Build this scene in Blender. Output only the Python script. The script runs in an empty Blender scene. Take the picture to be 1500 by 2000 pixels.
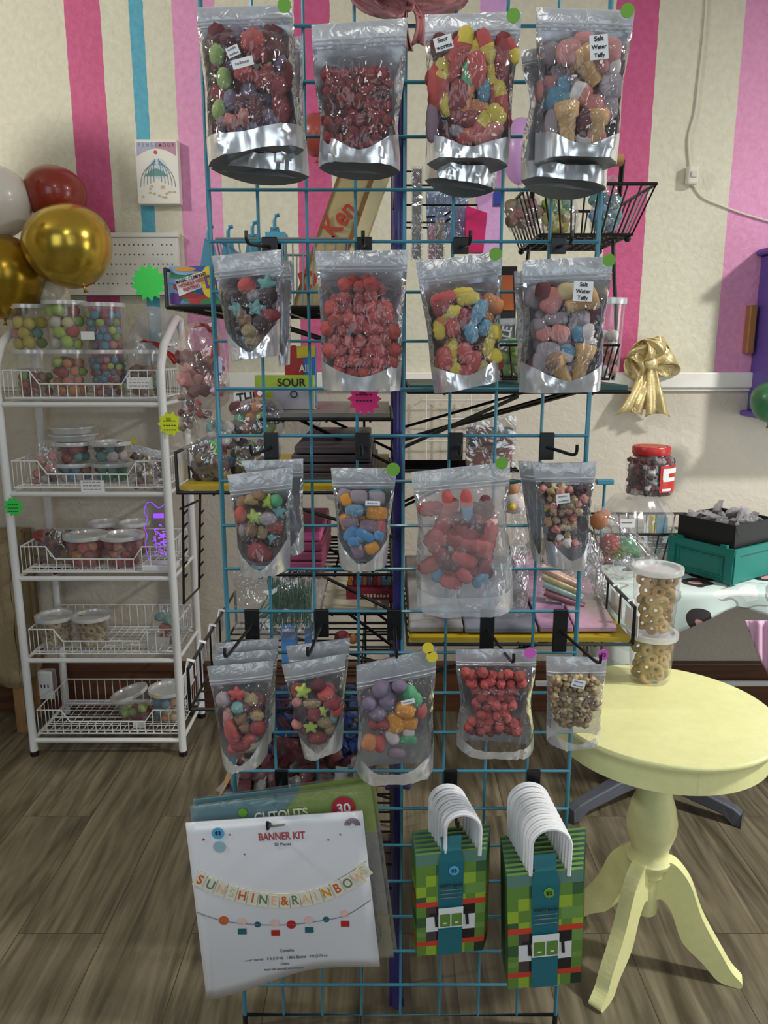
import bpy, bmesh, math, random
from mathutils import Vector, Matrix, noise
random.seed(7)
C = bpy.context.scene.collection
PI = math.pi
H = 1.31; F = 1500.0; TH = math.radians(12.0); CT, ST = math.cos(TH), math.sin(TH)
# ---------------- camera, world, lamps, exposure ----------------
cam = bpy.data.cameras.new('camera'); co = bpy.data.objects.new('camera', cam); C.objects.link(co)
co.location = (0, 0, H); co.rotation_euler = (PI/2-TH, 0, 0)
cam.sensor_fit = 'VERTICAL'; cam.sensor_height = 24; cam.lens = 24*F/2000.0; cam.clip_start = 0.02
bpy.context.scene.camera = co
sc = bpy.context.scene
w = bpy.data.worlds.new('room_air'); sc.world = w; w.use_nodes = True
w.node_tree.nodes['Background'].inputs[0].default_value = (0.74, 0.86, 1.0, 1); w.node_tree.nodes['Background'].inputs[1].default_value = 0.06
sc.view_settings.view_transform = 'Standard'; sc.view_settings.look = 'None'; sc.view_settings.gamma = 1
sc.view_settings.exposure = 0.05; sc.view_settings.use_curve_mapping = False
sc.cycles.transparent_max_bounces = 24; sc.cycles.max_bounces = 7
sc.cycles.sample_clamp_indirect = 4.0
def lamp(name, loc, target, size, power, col, sy=None, spread=180):
    l = bpy.data.lights.new(name, 'AREA'); l.energy = power; l.color = col; l.size = size
    l.shape = 'RECTANGLE' if sy else 'DISK'
    l.spread = math.radians(spread)
    if sy: l.size_y = sy
    o = bpy.data.objects.new(name, l); C.objects.link(o); o.location = loc
    d = Vector(target)-Vector(loc); o.rotation_euler = d.to_track_quat('-Z', 'Y').to_euler()
    o['kind'] = 'helper'
    return o
lamp('ceiling_lamp', (-2.1, 0.9, 2.58), (-0.6, 2.4, 1.2), 0.22, 28, (1.0, .97, .89))
lamp('ceiling_lamp', (2.35, 1.05, 2.58), (1.5, 1.6, 0.3), 0.22, 36, (1.0, .97, .90), spread=125)
lamp('ceiling_lamp', (0.15, -0.25, 2.62), (0.1, 1.0, 0.0), 0.3, 11, (1.0, .98, .93), 0.9)
lamp('window_daylight', (-1.1, -0.95, 1.5), (0, 1.2, .9), 1.2, 11, (.82, .94, 1.0), 1.4)  # pair of added fill lamps near the camera, standing in for daylight
lamp('window_daylight', (1.15, -0.95, 1.5), (0, 1.2, .9), 1.2, 11, (.82, .94, 1.0), 1.4)
lamp('side_window_daylight', (2.8, 0.9, 1.0), (1.2, 2.5, .5), 0.9, 17, (.98, .97, .93), 1.2)

# ---------------- projection helpers (pixel of the photo -> point in the room) ----------------
def ray(px, py):
    a = (px-750)/F; b = (py-1000)/F
    return a, CT-b*ST, -ST-b*CT
def P(px, py, Y):
    a, dy, dz = ray(px, py); t = Y/dy
    return Vector((a*t, Y, H+t*dz))
def PZ(px, py, z):
    a, dy, dz = ray(px, py); t = (z-H)/dz
    return Vector((a*t, t*dy, z))
def X(px, Y, z): return (px-750)/F*(Y*CT+(H-z)*ST)
# ---------------- materials ----------------
def lin(c):
    return tuple(((v/255)/12.92 if v/255 <= .04045 else ((v/255+.055)/1.055)**2.4) for v in c)
MC = {}
def M(name, c=(200,200,200), rough=.5, metal=0.0, spec=.5, bump=0, bscale=60, var=0, vscale=8, alpha=None, coat=0, trans=0, emit=0, vc=None, stretch=None):
    if name in MC: return MC[name]
    m = bpy.data.materials.new(name); m.use_nodes = True; MC[name] = m
    nt = m.node_tree; b = nt.nodes['Principled BSDF']
    col = lin(c)+(1,)
    b.inputs['Base Color'].default_value = col; b.inputs['Roughness'].default_value = rough
    b.inputs['Metallic'].default_value = metal; b.inputs['Specular IOR Level'].default_value = spec
    b.inputs['Coat Weight'].default_value = coat; b.inputs['Transmission Weight'].default_value = trans
    if alpha is not None: b.inputs['Alpha'].default_value = alpha
    if emit: b.inputs['Emission Color'].default_value = col; b.inputs['Emission Strength'].default_value = emit
    tc = nt.nodes.new('ShaderNodeTexCoord'); mp = nt.nodes.new('ShaderNodeMapping')
    nt.links.new(tc.outputs['Object'], mp.inputs[0])
    if stretch: mp.inputs['Scale'].default_value = stretch
    if var:
        n = nt.nodes.new('ShaderNodeTexNoise'); n.inputs['Scale'].default_value = vscale; n.inputs['Detail'].default_value = 4
        nt.links.new(mp.outputs[0], n.inputs['Vector'])
        mx = nt.nodes.new('ShaderNodeMix'); mx.data_type = 'RGBA'
        c2 = lin(vc) if vc else tuple(max(0, v*(1-var)) for v in col[:3])
        c1 = col[:3] if vc else tuple(min(1, v*(1+var*.6)) for v in col[:3])
        rp = nt.nodes.new('ShaderNodeMapRange'); rp.inputs[1].default_value = .35; rp.inputs[2].default_value = .65
        nt.links.new(n.outputs['Fac'], rp.inputs[0]); nt.links.new(rp.outputs[0], mx.inputs[0])
        mx.inputs[6].default_value = c1+(1,); mx.inputs[7].default_value = c2+(1,)
        nt.links.new(mx.outputs[2], b.inputs['Base Color'])
    if bump:
        n2 = nt.nodes.new('ShaderNodeTexNoise'); n2.inputs['Scale'].default_value = bscale; n2.inputs['Detail'].default_value = 3
        nt.links.new(mp.outputs[0], n2.inputs['Vector'])
        bp = nt.nodes.new('ShaderNodeBump'); bp.inputs['Strength'].default_value = bump; bp.inputs['Distance'].default_value = .01
        nt.links.new(n2.outputs['Fac'], bp.inputs['Height']); nt.links.new(bp.outputs[0], b.inputs['Normal'])
    return m
def film(name, tint=(250,250,252), haze=.06, gloss=.1, rough=.08, bump=.25, bscale=30, hazecol=(225,225,230)):
    if name in MC: return MC[name]
    m = bpy.data.materials.new(name); m.use_nodes = True; MC[name] = m
    nt = m.node_tree; nt.nodes.clear(); N = nt.nodes.new; L = nt.links.new
    out = N('ShaderNodeOutputMaterial'); tr = N('ShaderNodeBsdfTransparent'); tr.inputs[0].default_value = lin(tint)+(1,)
    gl = N('ShaderNodeBsdfGlossy'); gl.inputs['Roughness'].default_value = rough; gl.inputs[0].default_value = (1, 1, 1, 1)
    df = N('ShaderNodeBsdfDiffuse'); df.inputs[0].default_value = lin(hazecol)+(1,)
    m1 = N('ShaderNodeMixShader'); m1.inputs[0].default_value = haze; L(tr.outputs[0], m1.inputs[1]); L(df.outputs[0], m1.inputs[2])
    lw = N('ShaderNodeLayerWeight'); lw.inputs['Blend'].default_value = .35
    ma = N('ShaderNodeMath'); ma.operation = 'POWER'; ma.inputs[1].default_value = 2.2; L(lw.outputs['Facing'], ma.inputs[0])
    mb = N('ShaderNodeMath'); mb.operation = 'MULTIPLY_ADD'; mb.inputs[1].default_value = .55; mb.inputs[2].default_value = gloss; L(ma.outputs[0], mb.inputs[0])
    m2 = N('ShaderNodeMixShader'); L(mb.outputs[0], m2.inputs[0]); L(m1.outputs[0], m2.inputs[1]); L(gl.outputs[0], m2.inputs[2])
    if bump:
        tc = N('ShaderNodeTexCoord'); n2 = N('ShaderNodeTexNoise'); n2.inputs['Scale'].default_value = bscale; n2.inputs['Distortion'].default_value = 1.5
        L(tc.outputs['Object'], n2.inputs['Vector']); bp = N('ShaderNodeBump'); bp.inputs['Strength'].default_value = bump; bp.inputs['Distance'].default_value = .01
        L(n2.outputs['Fac'], bp.inputs['Height']); L(bp.outputs[0], gl.inputs['Normal']); L(bp.outputs[0], lw.inputs['Normal'])
    L(m2.outputs[0], out.inputs[0])
    return m
FILM = film('clear_film', haze=.028, gloss=.032, rough=.05, bump=.8, bscale=26)
HEADER = film('hazy_header_film', haze=.42, gloss=.12, rough=.28, bump=.35, bscale=40, hazecol=(205,207,212))
FROST = film('frosted_film', haze=.5, gloss=.1, rough=.3, bump=.3, bscale=20, hazecol=(215,216,222))
SIDE = film('side_seal_film', haze=.26, gloss=.55, rough=.10, bump=.6, bscale=24, hazecol=(210,210,218))
TUB = film('tub_plastic', haze=.08, gloss=.06, rough=.15, bump=0, hazecol=(235,238,235))
LID = film('tub_lid_plastic', haze=.5, gloss=.12, rough=.2, bump=0, hazecol=(232,235,236))
WRAP = film('cellophane', haze=.08, gloss=.13, rough=.06, bump=1.0, bscale=22)
FOIL = M('pouch_foil', (240,241,245), rough=.24, metal=.7, bump=.6, bscale=16, stretch=(1,1,.35))
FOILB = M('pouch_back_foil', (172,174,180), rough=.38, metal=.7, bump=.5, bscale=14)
BLACK = M('black_wire', (18,18,20), rough=.35)
BLK = M('black_plastic', (14,14,16), rough=.4)
WHITE = M('white_enamel', (228,230,232), rough=.3, coat=.2)
TEAL = M('teal_enamel', (62,128,150), rough=.3, coat=.25)
PAPERW = M('white_paper', (232,232,234), rough=.7)
INK = M('black_ink', (40,38,40), rough=.7)
GREY = M('grey_ink', (130,130,136), rough=.7)
# ---------------- mesh collector ----------------
class G:
    def __init__(s): s.v = []; s.f = []; s.m = []; s.mats = []; s.cur = 0
    def mat(s, m):
        if m not in s.mats: s.mats.append(m)
        s.cur = s.mats.index(m); return s
    def add(s, vs, fs):
        n = len(s.v); s.v += [Vector(v) for v in vs]; s.f += [tuple(i+n for i in f) for f in fs]; s.m += [s.cur]*len(fs); return s
    def box(s, x0, x1, y0, y1, z0, z1, R=None, o=None):
        vs = [Vector((x, y, z)) for z in (z0, z1) for y in (y0, y1) for x in (x0, x1)]
        if R: vs = [R @ v for v in vs]
        if o is not None: vs = [v+Vector(o) for v in vs]
        return s.add(vs, [(0,2,3,1), (4,5,7,6), (0,1,5,4), (2,6,7,3), (0,4,6,2), (1,3,7,5)])
    def hexa(s, fr, bk):   # front quad TL TR BR BL, back quad likewise
        return s.add(list(fr)+list(bk), [(3,2,1,0), (4,5,6,7), (0,1,5,4), (1,2,6,5), (2,3,7,6), (3,0,4,7)])
    def grid(s, rows):
        nr, nc = len(rows), len(rows[0])
        return s.add([p for r in rows for p in r], [(i*nc+j, (i+1)*nc+j, (i+1)*nc+j+1, i*nc+j+1) for i in range(nr-1) for j in range(nc-1)])
    def tube(s, pts, r, seg=6, closed=False, cap=True):
        pts = [Vector(p) for p in pts]; n = len(pts); rr = r if isinstance(r, (list, tuple)) else [r]*n
        rings = []; up = None
        for i in range(n):
            a = pts[i-1] if (i > 0 or closed) else pts[i]; b = pts[(i+1) % n] if (i < n-1 or closed) else pts[i]
            d = (b-a)
            if d.length < 1e-9: d = Vector((0, 0, 1))
            d.normalize()
            if up is None: up = Vector((0, 0, 1)) if abs(d.z) < .9 else Vector((1, 0, 0))
            side = d.cross(up)
            if side.length < 1e-4: side = d.cross(Vector((0.3, 1, 0.1)))
            side.normalize(); up = side.cross(d).normalized()
            rings.append([pts[i]+(side*math.cos(t)+up*math.sin(t))*rr[i] for t in [2*PI*k/seg for k in range(seg)]])
        fs = []
        for i in range(n if closed else n-1):
            j = (i+1) % n
            for k in range(seg): fs.append((i*seg+k, i*seg+(k+1) % seg, j*seg+(k+1) % seg, j*seg+k))
        if cap and not closed: fs.append(tuple(range(seg-1, -1, -1))); fs.append(tuple((n-1)*seg+k for k in range(seg)))
        return s.add([p for r_ in rings for p in r_], fs)
    def lathe(s, prof, o=(0,0,0), seg=28, R=None, sx=1, sy=1):
        o = Vector(o); vs = []; fs = []; n = len(prof)
        for r, z in prof:
            for k in range(seg):
                t = 2*PI*k/seg; v = Vector((r*math.cos(t)*sx, r*math.sin(t)*sy, z))
                vs.append((R @ v if R else v)+o)
        for i in range(n-1):
            for k in range(seg): fs.append((i*seg+k, i*seg+(k+1) % seg, (i+1)*seg+(k+1) % seg, (i+1)*seg+k))
        if prof[0][0] > 1e-6: fs.append(tuple(range(seg-1, -1, -1)))
        if prof[-1][0] > 1e-6: fs.append(tuple((n-1)*seg+k for k in range(seg)))
        return s.add(vs, fs)
    def disc(s, c, r, t=.0008, seg=24, star=0, R=None):   # disc facing -Y
        c = Vector(c); n = seg if not star else star*2
        def ring(y): return [Vector(((r if (not star or k % 2 == 0) else r*.74)*math.cos(2*PI*k/n), y, (r if (not star or k % 2 == 0) else r*.74)*math.sin(2*PI*k/n))) for k in range(n)]
        vs = ring(0)+ring(t)
        if R: vs = [R @ v for v in vs]
        vs = [v+c for v in vs]
        return s.add(vs, [tuple(range(n)), tuple(range(2*n-1, n-1, -1))]+[(k, n+k, n+(k+1) % n, (k+1) % n) for k in range(n)])
    def ball(s, c, r, sub=2, sc=(1,1,1), nz=0, fr=3, seed=0):
        bm = bmesh.new(); bmesh.ops.create_icosphere(bm, subdivisions=sub, radius=1)
        vs = []
        for v in bm.verts:
            k = 1+(nz*noise.noise(v.co*fr+Vector((seed, seed*2, 0))) if nz else 0)
            vs.append(Vector((v.co.x*sc[0], v.co.y*sc[1], v.co.z*sc[2]))*r*k+Vector(c))
        fs = [tuple(x.index for x in f.verts) for f in bm.faces]; bm.free()
        return s.add(vs, fs)
    def mesh(s, name, off=Vector((0,0,0)), smooth=True):
        me = bpy.data.meshes.new(name); me.from_pydata([v-off for v in s.v], [], s.f)
        for m in s.mats: me.materials.append(m)
        me.polygons.foreach_set('material_index', s.m)
        me.polygons.foreach_set('use_smooth', [smooth]*len(s.f)); me.update()
        return me
    def to(s, name, parent=None, world=True, smooth=False, bev=0, solid=0, label=None):
        if parent is not None:
            off = Vector(s_loc(parent)) if world else Vector((0, 0, 0))
        else:
            xs = [v.x for v in s.v]; ys = [v.y for v in s.v]; zs = [v.z for v in s.v]
            off = Vector(((min(xs)+max(xs))/2, (min(ys)+max(ys))/2, min(zs)))
        o = bpy.data.objects.new(name, s.mesh(name, off, smooth)); C.objects.link(o)
        if parent is not None: o.parent = parent
        else: o.location = off
        if smooth and not bev and not solid:
            es = o.modifiers.new('edge', 'EDGE_SPLIT'); es.split_angle = math.radians(38)
        if bev:
            b = o.modifiers.new('bevel', 'BEVEL'); b.width = bev; b.segments = 2; b.limit_method = 'ANGLE'
        if solid:
            b = o.modifiers.new('solid', 'SOLIDIFY'); b.thickness = solid
        if label: o['label'] = label
        return o
def s_loc(o):
    l = Vector(o.location)
    return l+s_loc(o.parent) if o.parent else l
def tag(o, label, cat, group=None, kind=None):
    o['label'] = label; o['category'] = cat
    if group: o['group'] = group
    if kind: o['kind'] = kind
    return o
def struct(o, label=None):
    o['kind'] = 'structure'
    if label: o['label'] = label
    return o
def top(name, label, cat, loc, group=None):
    o = bpy.data.objects.new(name, None); C.objects.link(o); o.location = loc; o.empty_display_size = .02
    return tag(o, label, cat, group)
def text(body, size, mat, parent, loc, ang=0, name='lettering', ext=.0003, font=None, sx=1, R=None, align='CENTER'):
    """text facing the front; loc is in the room, parent must be unrotated"""
    cu = bpy.data.curves.new(name, 'FONT'); cu.body = body; cu.size = size; cu.extrude = ext; cu.align_x = align; cu.align_y = 'CENTER'
    cu.offset = size*.02
    to = bpy.data.objects.new(name, cu); C.objects.link(to)
    bpy.context.view_layer.update()
    me = bpy.data.meshes.new_from_object(to.evaluated_get(bpy.context.evaluated_depsgraph_get()))
    bpy.data.objects.remove(to); bpy.data.curves.remove(cu)
    T = (R if R else Matrix.Rotation(ang, 3, 'Y') @ Matrix.Rotation(PI/2, 3, 'X')).to_4x4() @ Matrix.Diagonal((sx, 1, 1, 1))
    me.transform(T); me.materials.clear(); me.materials.append(mat)
    o = bpy.data.objects.new(name, me); C.objects.link(o)
    if parent is not None: o.parent = parent; o.location = Vector(loc)-s_loc(parent)
    else: o.location = loc
    return o
# ---------------- candies ----------------
CM = {}
def sugar(c, m2=.16):
    nm = 'sugar_candy_%02x%02x%02x' % tuple(c)
    return M(nm, c, rough=.8, bump=.5, bscale=220, var=m2, vscale=95)
def candy_mesh(kind, c1, c2=None, v=0):
    key = (kind, c1, c2, v)
    if key in CM: return CM[key]
    g = G(); g.mat(sugar(c1)); s = v*7.3+sum(c1)*.01
    bm = bmesh.new(); bmesh.ops.create_icosphere(bm, subdivisions=3, radius=1)
    vs = [x.co.copy() for x in bm.verts]; fs = [tuple(x.index for x in f.verts) for f in bm.faces]; bm.free()
    out = []
    def sup(p, e): return p/((abs(p.x)**e+abs(p.y)**e+abs(p.z)**e)**(1/e))
    if kind == 'cone':
        m = M('wafer_cup', (196,158,108), rough=.8, var=.12, vscale=60); g = G().mat(m)
        g.lathe([(.0,-1), (.52,-1), (.56,-.95), (.72,.25), (.9,.3), (1.0,.95), (.93,1.0), (.85,.9), (.75,.5), (0,.45)], seg=20)
        CM[key] = g.mesh('wafer_cup'); return CM[key]
    if kind == 'ring':
        pts = [Vector((math.cos(t)*.62, 0, math.sin(t)*.62)) for t in [2*PI*k/14 for k in range(14)]]
        g.tube(pts, .38, 8, closed=True); CM[key] = g.mesh('ring'); return CM[key]
    for p in vs:
        q = p.copy(); o = Vector((s, s*1.7, s*.3))
        if kind == 'ball': q = p*(1+.10*noise.noise(p*2.2+o))
        elif kind == 'berry': q = p*(.95+.16*noise.noise(p*1.6+o)+.30*noise.noise(p*4.2+o))
        elif kind == 'cluster':
            d = noise.voronoi(p*2.1+o)[0]; q = p*(1.12-.5*d[0])
        elif kind == 'egg': q = Vector((p.x, p.y*.85, p.z*1.0))*(1+.07*noise.noise(p*1.8+o))
        elif kind == 'star':
            a = math.atan2(p.z, p.x); rr = 1+.30*math.cos(5*a-PI/2*5); k = math.hypot(p.x, p.z)
            q = Vector((p.x*rr*.85, p.y*.5, p.z*rr*.85))*(1+.1*noise.noise(p*3+o))
        elif kind in ('block', 'mallow'): q = sup(p, 4 if kind == 'block' else 3)*Vector((1, 1, 1)).length/1.73*(1+.08*noise.noise(p*2+o)); q.y *= .7
        elif kind == 'worm':
            q = sup(p, 3); q = Vector((q.x*(1+.09*math.cos(p.z*15)), q.y*(1+.09*math.cos(p.z*15)), q.z)); q = q*(1+.07*noise.noise(p*1.5+o))
        elif kind == 'pebble': q = p*(.8+.5*noise.noise(p*1.1+o)+.15*noise.noise(p*4+o))
        elif kind == 'gummy':
            a = noise.noise(p*1.5+o); q = p*(1+.45*a+.1*noise.noise(p*4+o))
        out.append(q)
    if c2:
        g.add(out, []); g.mat(sugar(c2)); g.mat(sugar(c1))
        for f in fs:
            z = sum(out[i].z for i in f)/3; g.f.append(f); g.m.append(0 if z < .05*math.sin(f[0]) else 1)
    else: g.add(out, fs)
    CM[key] = g.mesh(kind); return CM[key]
CN = {'ball':'candy_ball','berry':'candy_berry','cluster':'crunchy_cluster','egg':'candy_egg','star':'candy_star','block':'taffy_block','mallow':'taffy_puff','worm':'gummy_worm','cone':'wafer_cup','pebble':'candy_pebble','ring':'snack_ring','gummy':'puffed_gummy'}
def cname(c):
    r, g, b = c; mx, mn = max(c), min(c); L = (mx+mn)/2
    if mx-mn < 26: return 'white' if L > 190 else 'pale grey' if L > 150 else 'grey' if L > 85 else 'dark'
    import colorsys
    h = colorsys.rgb_to_hsv(r/255, g/255, b/255)[0]*360
    d = 'dark ' if mx < 125 else 'pale ' if mn > 135 else ''
    n = 'red' if h < 14 or h > 345 else 'orange' if h < 32 else 'golden' if h < 44 else 'yellow' if h < 64 else 'green' if h < 150 else 'teal' if h < 196 else 'blue' if h < 240 else 'purple' if h < 300 else 'pink'
    if n == 'orange' and (mx-mn) < 90: n = 'tan'
    if n == 'red' and mn > 120: n = 'pink'
    return d+n
def candy(kind, c1, c2, pos, sx, sz, rot, where, v=None, sy=None, tilt=None):
    v = random.randrange(3) if v is None else v
    o = bpy.data.objects.new(CN[kind], candy_mesh(kind, c1, c2, v)); C.objects.link(o)
    o.location = pos; o.scale = (sx, sy if sy else min(sx, sz), sz)
    o.rotation_euler = (0 if tilt is None else tilt, rot, 0)
    if kind == 'pebble':
        for w_, nn in (('red-lidded jar', 'jar_sweet'), ('fourth row far right', 'cereal_piece'), ('caramel', 'caramel_crunch'), ('cart shelf', 'trail_mix_piece'), ('wrapped sweets', 'wrapped_sweet'), ('black basket', 'dark_sweet')):
            if w_ in where: o.name = nn
    n = o.name.split('.')[0].replace('_', ' ')
    cc = cname(c1)+(' and '+cname(c2) if c2 and cname(c2) != cname(c1) else '')
    if kind == 'cone': cc = 'tan'
    tag(o, '%s %s %s' % (cc, n, where), 'candy', '%s %s %s' % (cc, (n[:-1]+'ies') if n.endswith('y') else n+'s', where))
    return o
PAL = dict(R=(192,90,88), r=(146,66,70), D=(104,56,62), P=(150,128,142), p=(205,142,140), Y=(222,202,90), G=(146,176,86), g=(160,186,114), B=(104,152,178), b=(84,146,196),
           T=(116,168,168), O=(214,140,92), o=(232,158,62), K=(74,62,66), W=(222,214,210), N=(150,120,96), X=(204,168,112), x=(186,148,92), n=(168,146,108), V=(126,114,138), S=(160,150,156), C=(212,190,150), M=(96,168,124), L=(186,210,104), k=(206,134,126), y=(214,196,140), z=(164,78,76), q=(228,218,172))
def lay(txt, Y, where, amp=.004):
    """lines: kind col px py w h deg"""
    for ln in txt.strip().split(';'):
        t = ln.split()
        if not t: continue
        c1 = PAL[t[1][0]]; c2 = PAL[t[1][1]] if len(t[1]) > 1 else None
        px, py, ww, hh = map(float, t[2:6]); rot = math.radians(float(t[6])) if len(t) > 6 else 0
        yy = Y+random.uniform(-amp, amp)
        c = P(px, py, yy); k = (yy*CT+(H-c.z)*ST)/F
        candy(t[0], c1, c2, c, ww/2*k, hh/2*k, rot, where)
def fill(kind, cols, x0, x1, y0, y1, sp, r, Y, where, inset=None, jit=.25, two=None, asp=1.0, skip=0):
    yy = y0; row = 0
    while yy <= y1:
        t = (yy-y0)/max(1, y1-y0); a, b = (x0, x1) if not inset else inset(t)
        xx = a+(sp/2 if row % 2 else 0)
        while xx <= b:
            if random.random() >= skip:
                c = PAL[random.choice(cols)]; c2 = PAL[random.choice(two)] if two and random.random() < .7 else None
                Y2 = Y+random.uniform(-.003, .003)
                p = P(xx+random.uniform(-jit, jit)*sp*.6, yy+random.uniform(-jit, jit)*sp*.6, Y2); k = (Y2*CT+(H-p.z)*ST)/F
                s = r*k*random.uniform(.88, 1.15)
                candy(kind, c, c2, p, s, s*asp, random.uniform(0, 3.1) if kind != 'cone' else random.uniform(-.5, .5), where)
            xx += sp
        yy += sp*.86; row += 1
# ================= the room =================
WY = 2.64
def wall_material():
    m = bpy.data.materials.new('striped_wall_paint'); m.use_nodes = True; nt = m.node_tree; b = nt.nodes['Principled BSDF']; N = nt.nodes.new; L = nt.links.new
    tc = N('ShaderNodeTexCoord'); sp = N('ShaderNodeSeparateXYZ'); L(tc.outputs['Object'], sp.inputs[0])
    cream = (208,204,184); mag = (194,84,130); pk = (216,146,186); tl = (80,160,184); lil = (206,158,208)
    def xx(px, py): return P(px, py, WY).x
    st = [(xx(-900,200), cream), (xx(118,60), mag), (xx(200,100), cream), (xx(247,80), tl), (xx(281,80), cream), (xx(340,230), pk), (xx(424,440), cream), (xx(566,30), mag), (xx(641,30), cream),
          (xx(929,10), lil), (xx(994,10), cream), (xx(1180,300), mag), (xx(1268,200), cream), (xx(1432,200), pk), (xx(1520,400), cream)]
    x0 = st[0][0]; x1 = 3.0
    mr = N('ShaderNodeMapRange'); mr.inputs[1].default_value = x0; mr.inputs[2].default_value = x1
    nz = N('ShaderNodeTexNoise'); nz.inputs['Scale'].default_value = 28; L(tc.outputs['Object'], nz.inputs['Vector'])
    ad = N('ShaderNodeMath'); ad.operation = 'MULTIPLY_ADD'; ad.inputs[1].default_value = .006; L(nz.outputs['Fac'], ad.inputs[0]); L(sp.outputs[0], ad.inputs[2]); L(ad.outputs[0], mr.inputs[0])
    cr = N('ShaderNodeValToRGB'); cr.color_ramp.interpolation = 'CONSTANT'; L(mr.outputs[0], cr.inputs[0])
    e = cr.color_ramp.elements
    for i, (x, c) in enumerate(st):
        ps = max(0, (x+.003-x0)/(x1-x0)) if i else 0
        if i == 0: e[0].position = 0; e[0].color = lin(c)+(1,); e.remove(e[1])
        else: el = e.new(ps); el.color = lin(c)+(1,)
    # below the rail: plain off-white
    zr = P(1420, 735, WY).z
    gt = N('ShaderNodeMath'); gt.operation = 'GREATER_THAN'; gt.inputs[1].default_value = zr; L(sp.outputs[2], gt.inputs[0])
    mx = N('ShaderNodeMix'); mx.data_type = 'RGBA'; L(gt.outputs[0], mx.inputs[0]); mx.inputs[6].default_value = lin((198,190,176))+(1,)
    # worn roller marks in the colour
    nb = N('ShaderNodeTexNoise'); nb.inputs['Scale'].default_value = 55; nb.inputs['Detail'].default_value = 6; L(tc.outputs['Object'], nb.inputs['Vector'])
    m2 = N('ShaderNodeMix'); m2.data_type = 'RGBA'; m2.blend_type = 'SOFT_LIGHT'; m2.inputs[0].default_value = .35; L(cr.outputs[0], m2.inputs[6]); L(nb.outputs['Fac'], m2.inputs[7])
    L(m2.outputs[2], mx.inputs[7]); L(mx.outputs[2], b.inputs['Base Color']); b.inputs['Roughness'].default_value = .62
    n3 = N('ShaderNodeTexNoise'); n3.inputs['Scale'].default_value = 38; n3.inputs['Detail'].default_value = 5; n3.inputs['Distortion'].default_value = .8; L(tc.outputs['Object'], n3.inputs['Vector'])
    bp = N('ShaderNodeBump'); bp.inputs['Strength'].default_value = .38; bp.inputs['Distance'].default_value = .009; L(n3.outputs['Fac'], bp.inputs['Height']); L(bp.outputs[0], b.inputs['Normal'])
    return m
o = G().mat(wall_material()).box(-2.6, 2.9, WY, WY+.1, 0, 2.7)
me = o.mesh('wall_back', Vector((0, 0, 0)), False); wb = bpy.data.objects.new('wall_back', me); C.objects.link(wb); struct(wb)
def floor_material():
    m = bpy.data.materials.new('vinyl_plank'); m.use_nodes = True; nt = m.node_tree; b = nt.nodes['Principled BSDF']; N = nt.nodes.new; L = nt.links.new
    tc = N('ShaderNodeTexCoord'); mp = N('ShaderNodeMapping'); mp.inputs['Rotation'].default_value = (0, 0, PI/2); L(tc.outputs['Object'], mp.inputs[0])
    PW = .198; mp.inputs['Location'].default_value = (.3, -.548+PW*10, 0)
    br = N('ShaderNodeTexBrick'); br.inputs['Scale'].default_value = 1; br.inputs['Brick Width'].default_value = 1.22; br.inputs['Row Height'].default_value = PW
    br.inputs['Mortar Size'].default_value = .0012; br.inputs['Mortar Smooth'].default_value = .3; br.offset = .37; br.inputs['Bias'].default_value = 0
    br.inputs['Color1'].default_value = (0, 0, 0, 1); br.inputs['Color2'].default_value = (1, 1, 1, 1); br.inputs['Mortar'].default_value = (.5, .5, .5, 1); L(mp.outputs[0], br.inputs['Vector'])
    m1 = N('ShaderNodeMapping'); m1.inputs['Scale'].default_value = (9, .9, 1); L(tc.outputs['Object'], m1.inputs[0])
    av = N('ShaderNodeVectorMath'); av.operation = 'MULTIPLY_ADD'; av.inputs[1].default_value = (7, 13, 3); L(br.outputs['Color'], av.inputs[0]); L(m1.outputs[0], av.inputs[2])
    n1 = N('ShaderNodeTexNoise'); n1.inputs['Scale'].default_value = 1.5; n1.inputs['Detail'].default_value = 8; n1.inputs['Distortion'].default_value = 2.6; L(av.outputs[0], n1.inputs['Vector'])
    cr = N('ShaderNodeValToRGB'); e = cr.color_ramp.elements; e[0].position = .3; e[0].color = lin((70,62,49))+(1,); e[1].position = .72; e[1].color = lin((128,119,98))+(1,)
    k = e.new(.5); k.color = lin((102,94,76))+(1,); L(n1.outputs['Fac'], cr.inputs[0])
    m3 = N('ShaderNodeMapping'); m3.inputs['Scale'].default_value = (60, 4, 1); L(tc.outputs['Object'], m3.inputs[0])
    n2 = N('ShaderNodeTexNoise'); n2.inputs['Scale'].default_value = 2; n2.inputs['Detail'].default_value = 4; L(m3.outputs[0], n2.inputs['Vector'])
    mx = N('ShaderNodeMix'); mx.data_type = 'RGBA'; mx.blend_type = 'OVERLAY'; mx.inputs[0].default_value = .35; L(cr.outputs[0], mx.inputs[6]); L(n2.outputs['Fac'], mx.inputs[7])
    m4 = N('ShaderNodeMix'); m4.data_type = 'RGBA'; L(br.outputs['Fac'], m4.inputs[0]); L(mx.outputs[2], m4.inputs[6]); m4.inputs[7].default_value = lin((62,52,44))+(1,)
    L(m4.outputs[2], b.inputs['Base Color']); b.inputs['Roughness'].default_value = .42
    bp = N('ShaderNodeBump'); bp.inputs['Strength'].default_value = .15; bp.inputs['Distance'].default_value = .003; L(n2.outputs['Fac'], bp.inputs['Height']); L(bp.outputs[0], b.inputs['Normal'])
    return m
me = G().mat(floor_material()).box(-2.6, 2.9, -2.2, WY, -.05, 0).mesh('floor', Vector((0, 0, 0)), False)
fl = bpy.data.objects.new('floor', me); C.objects.link(fl); struct(fl)
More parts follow.
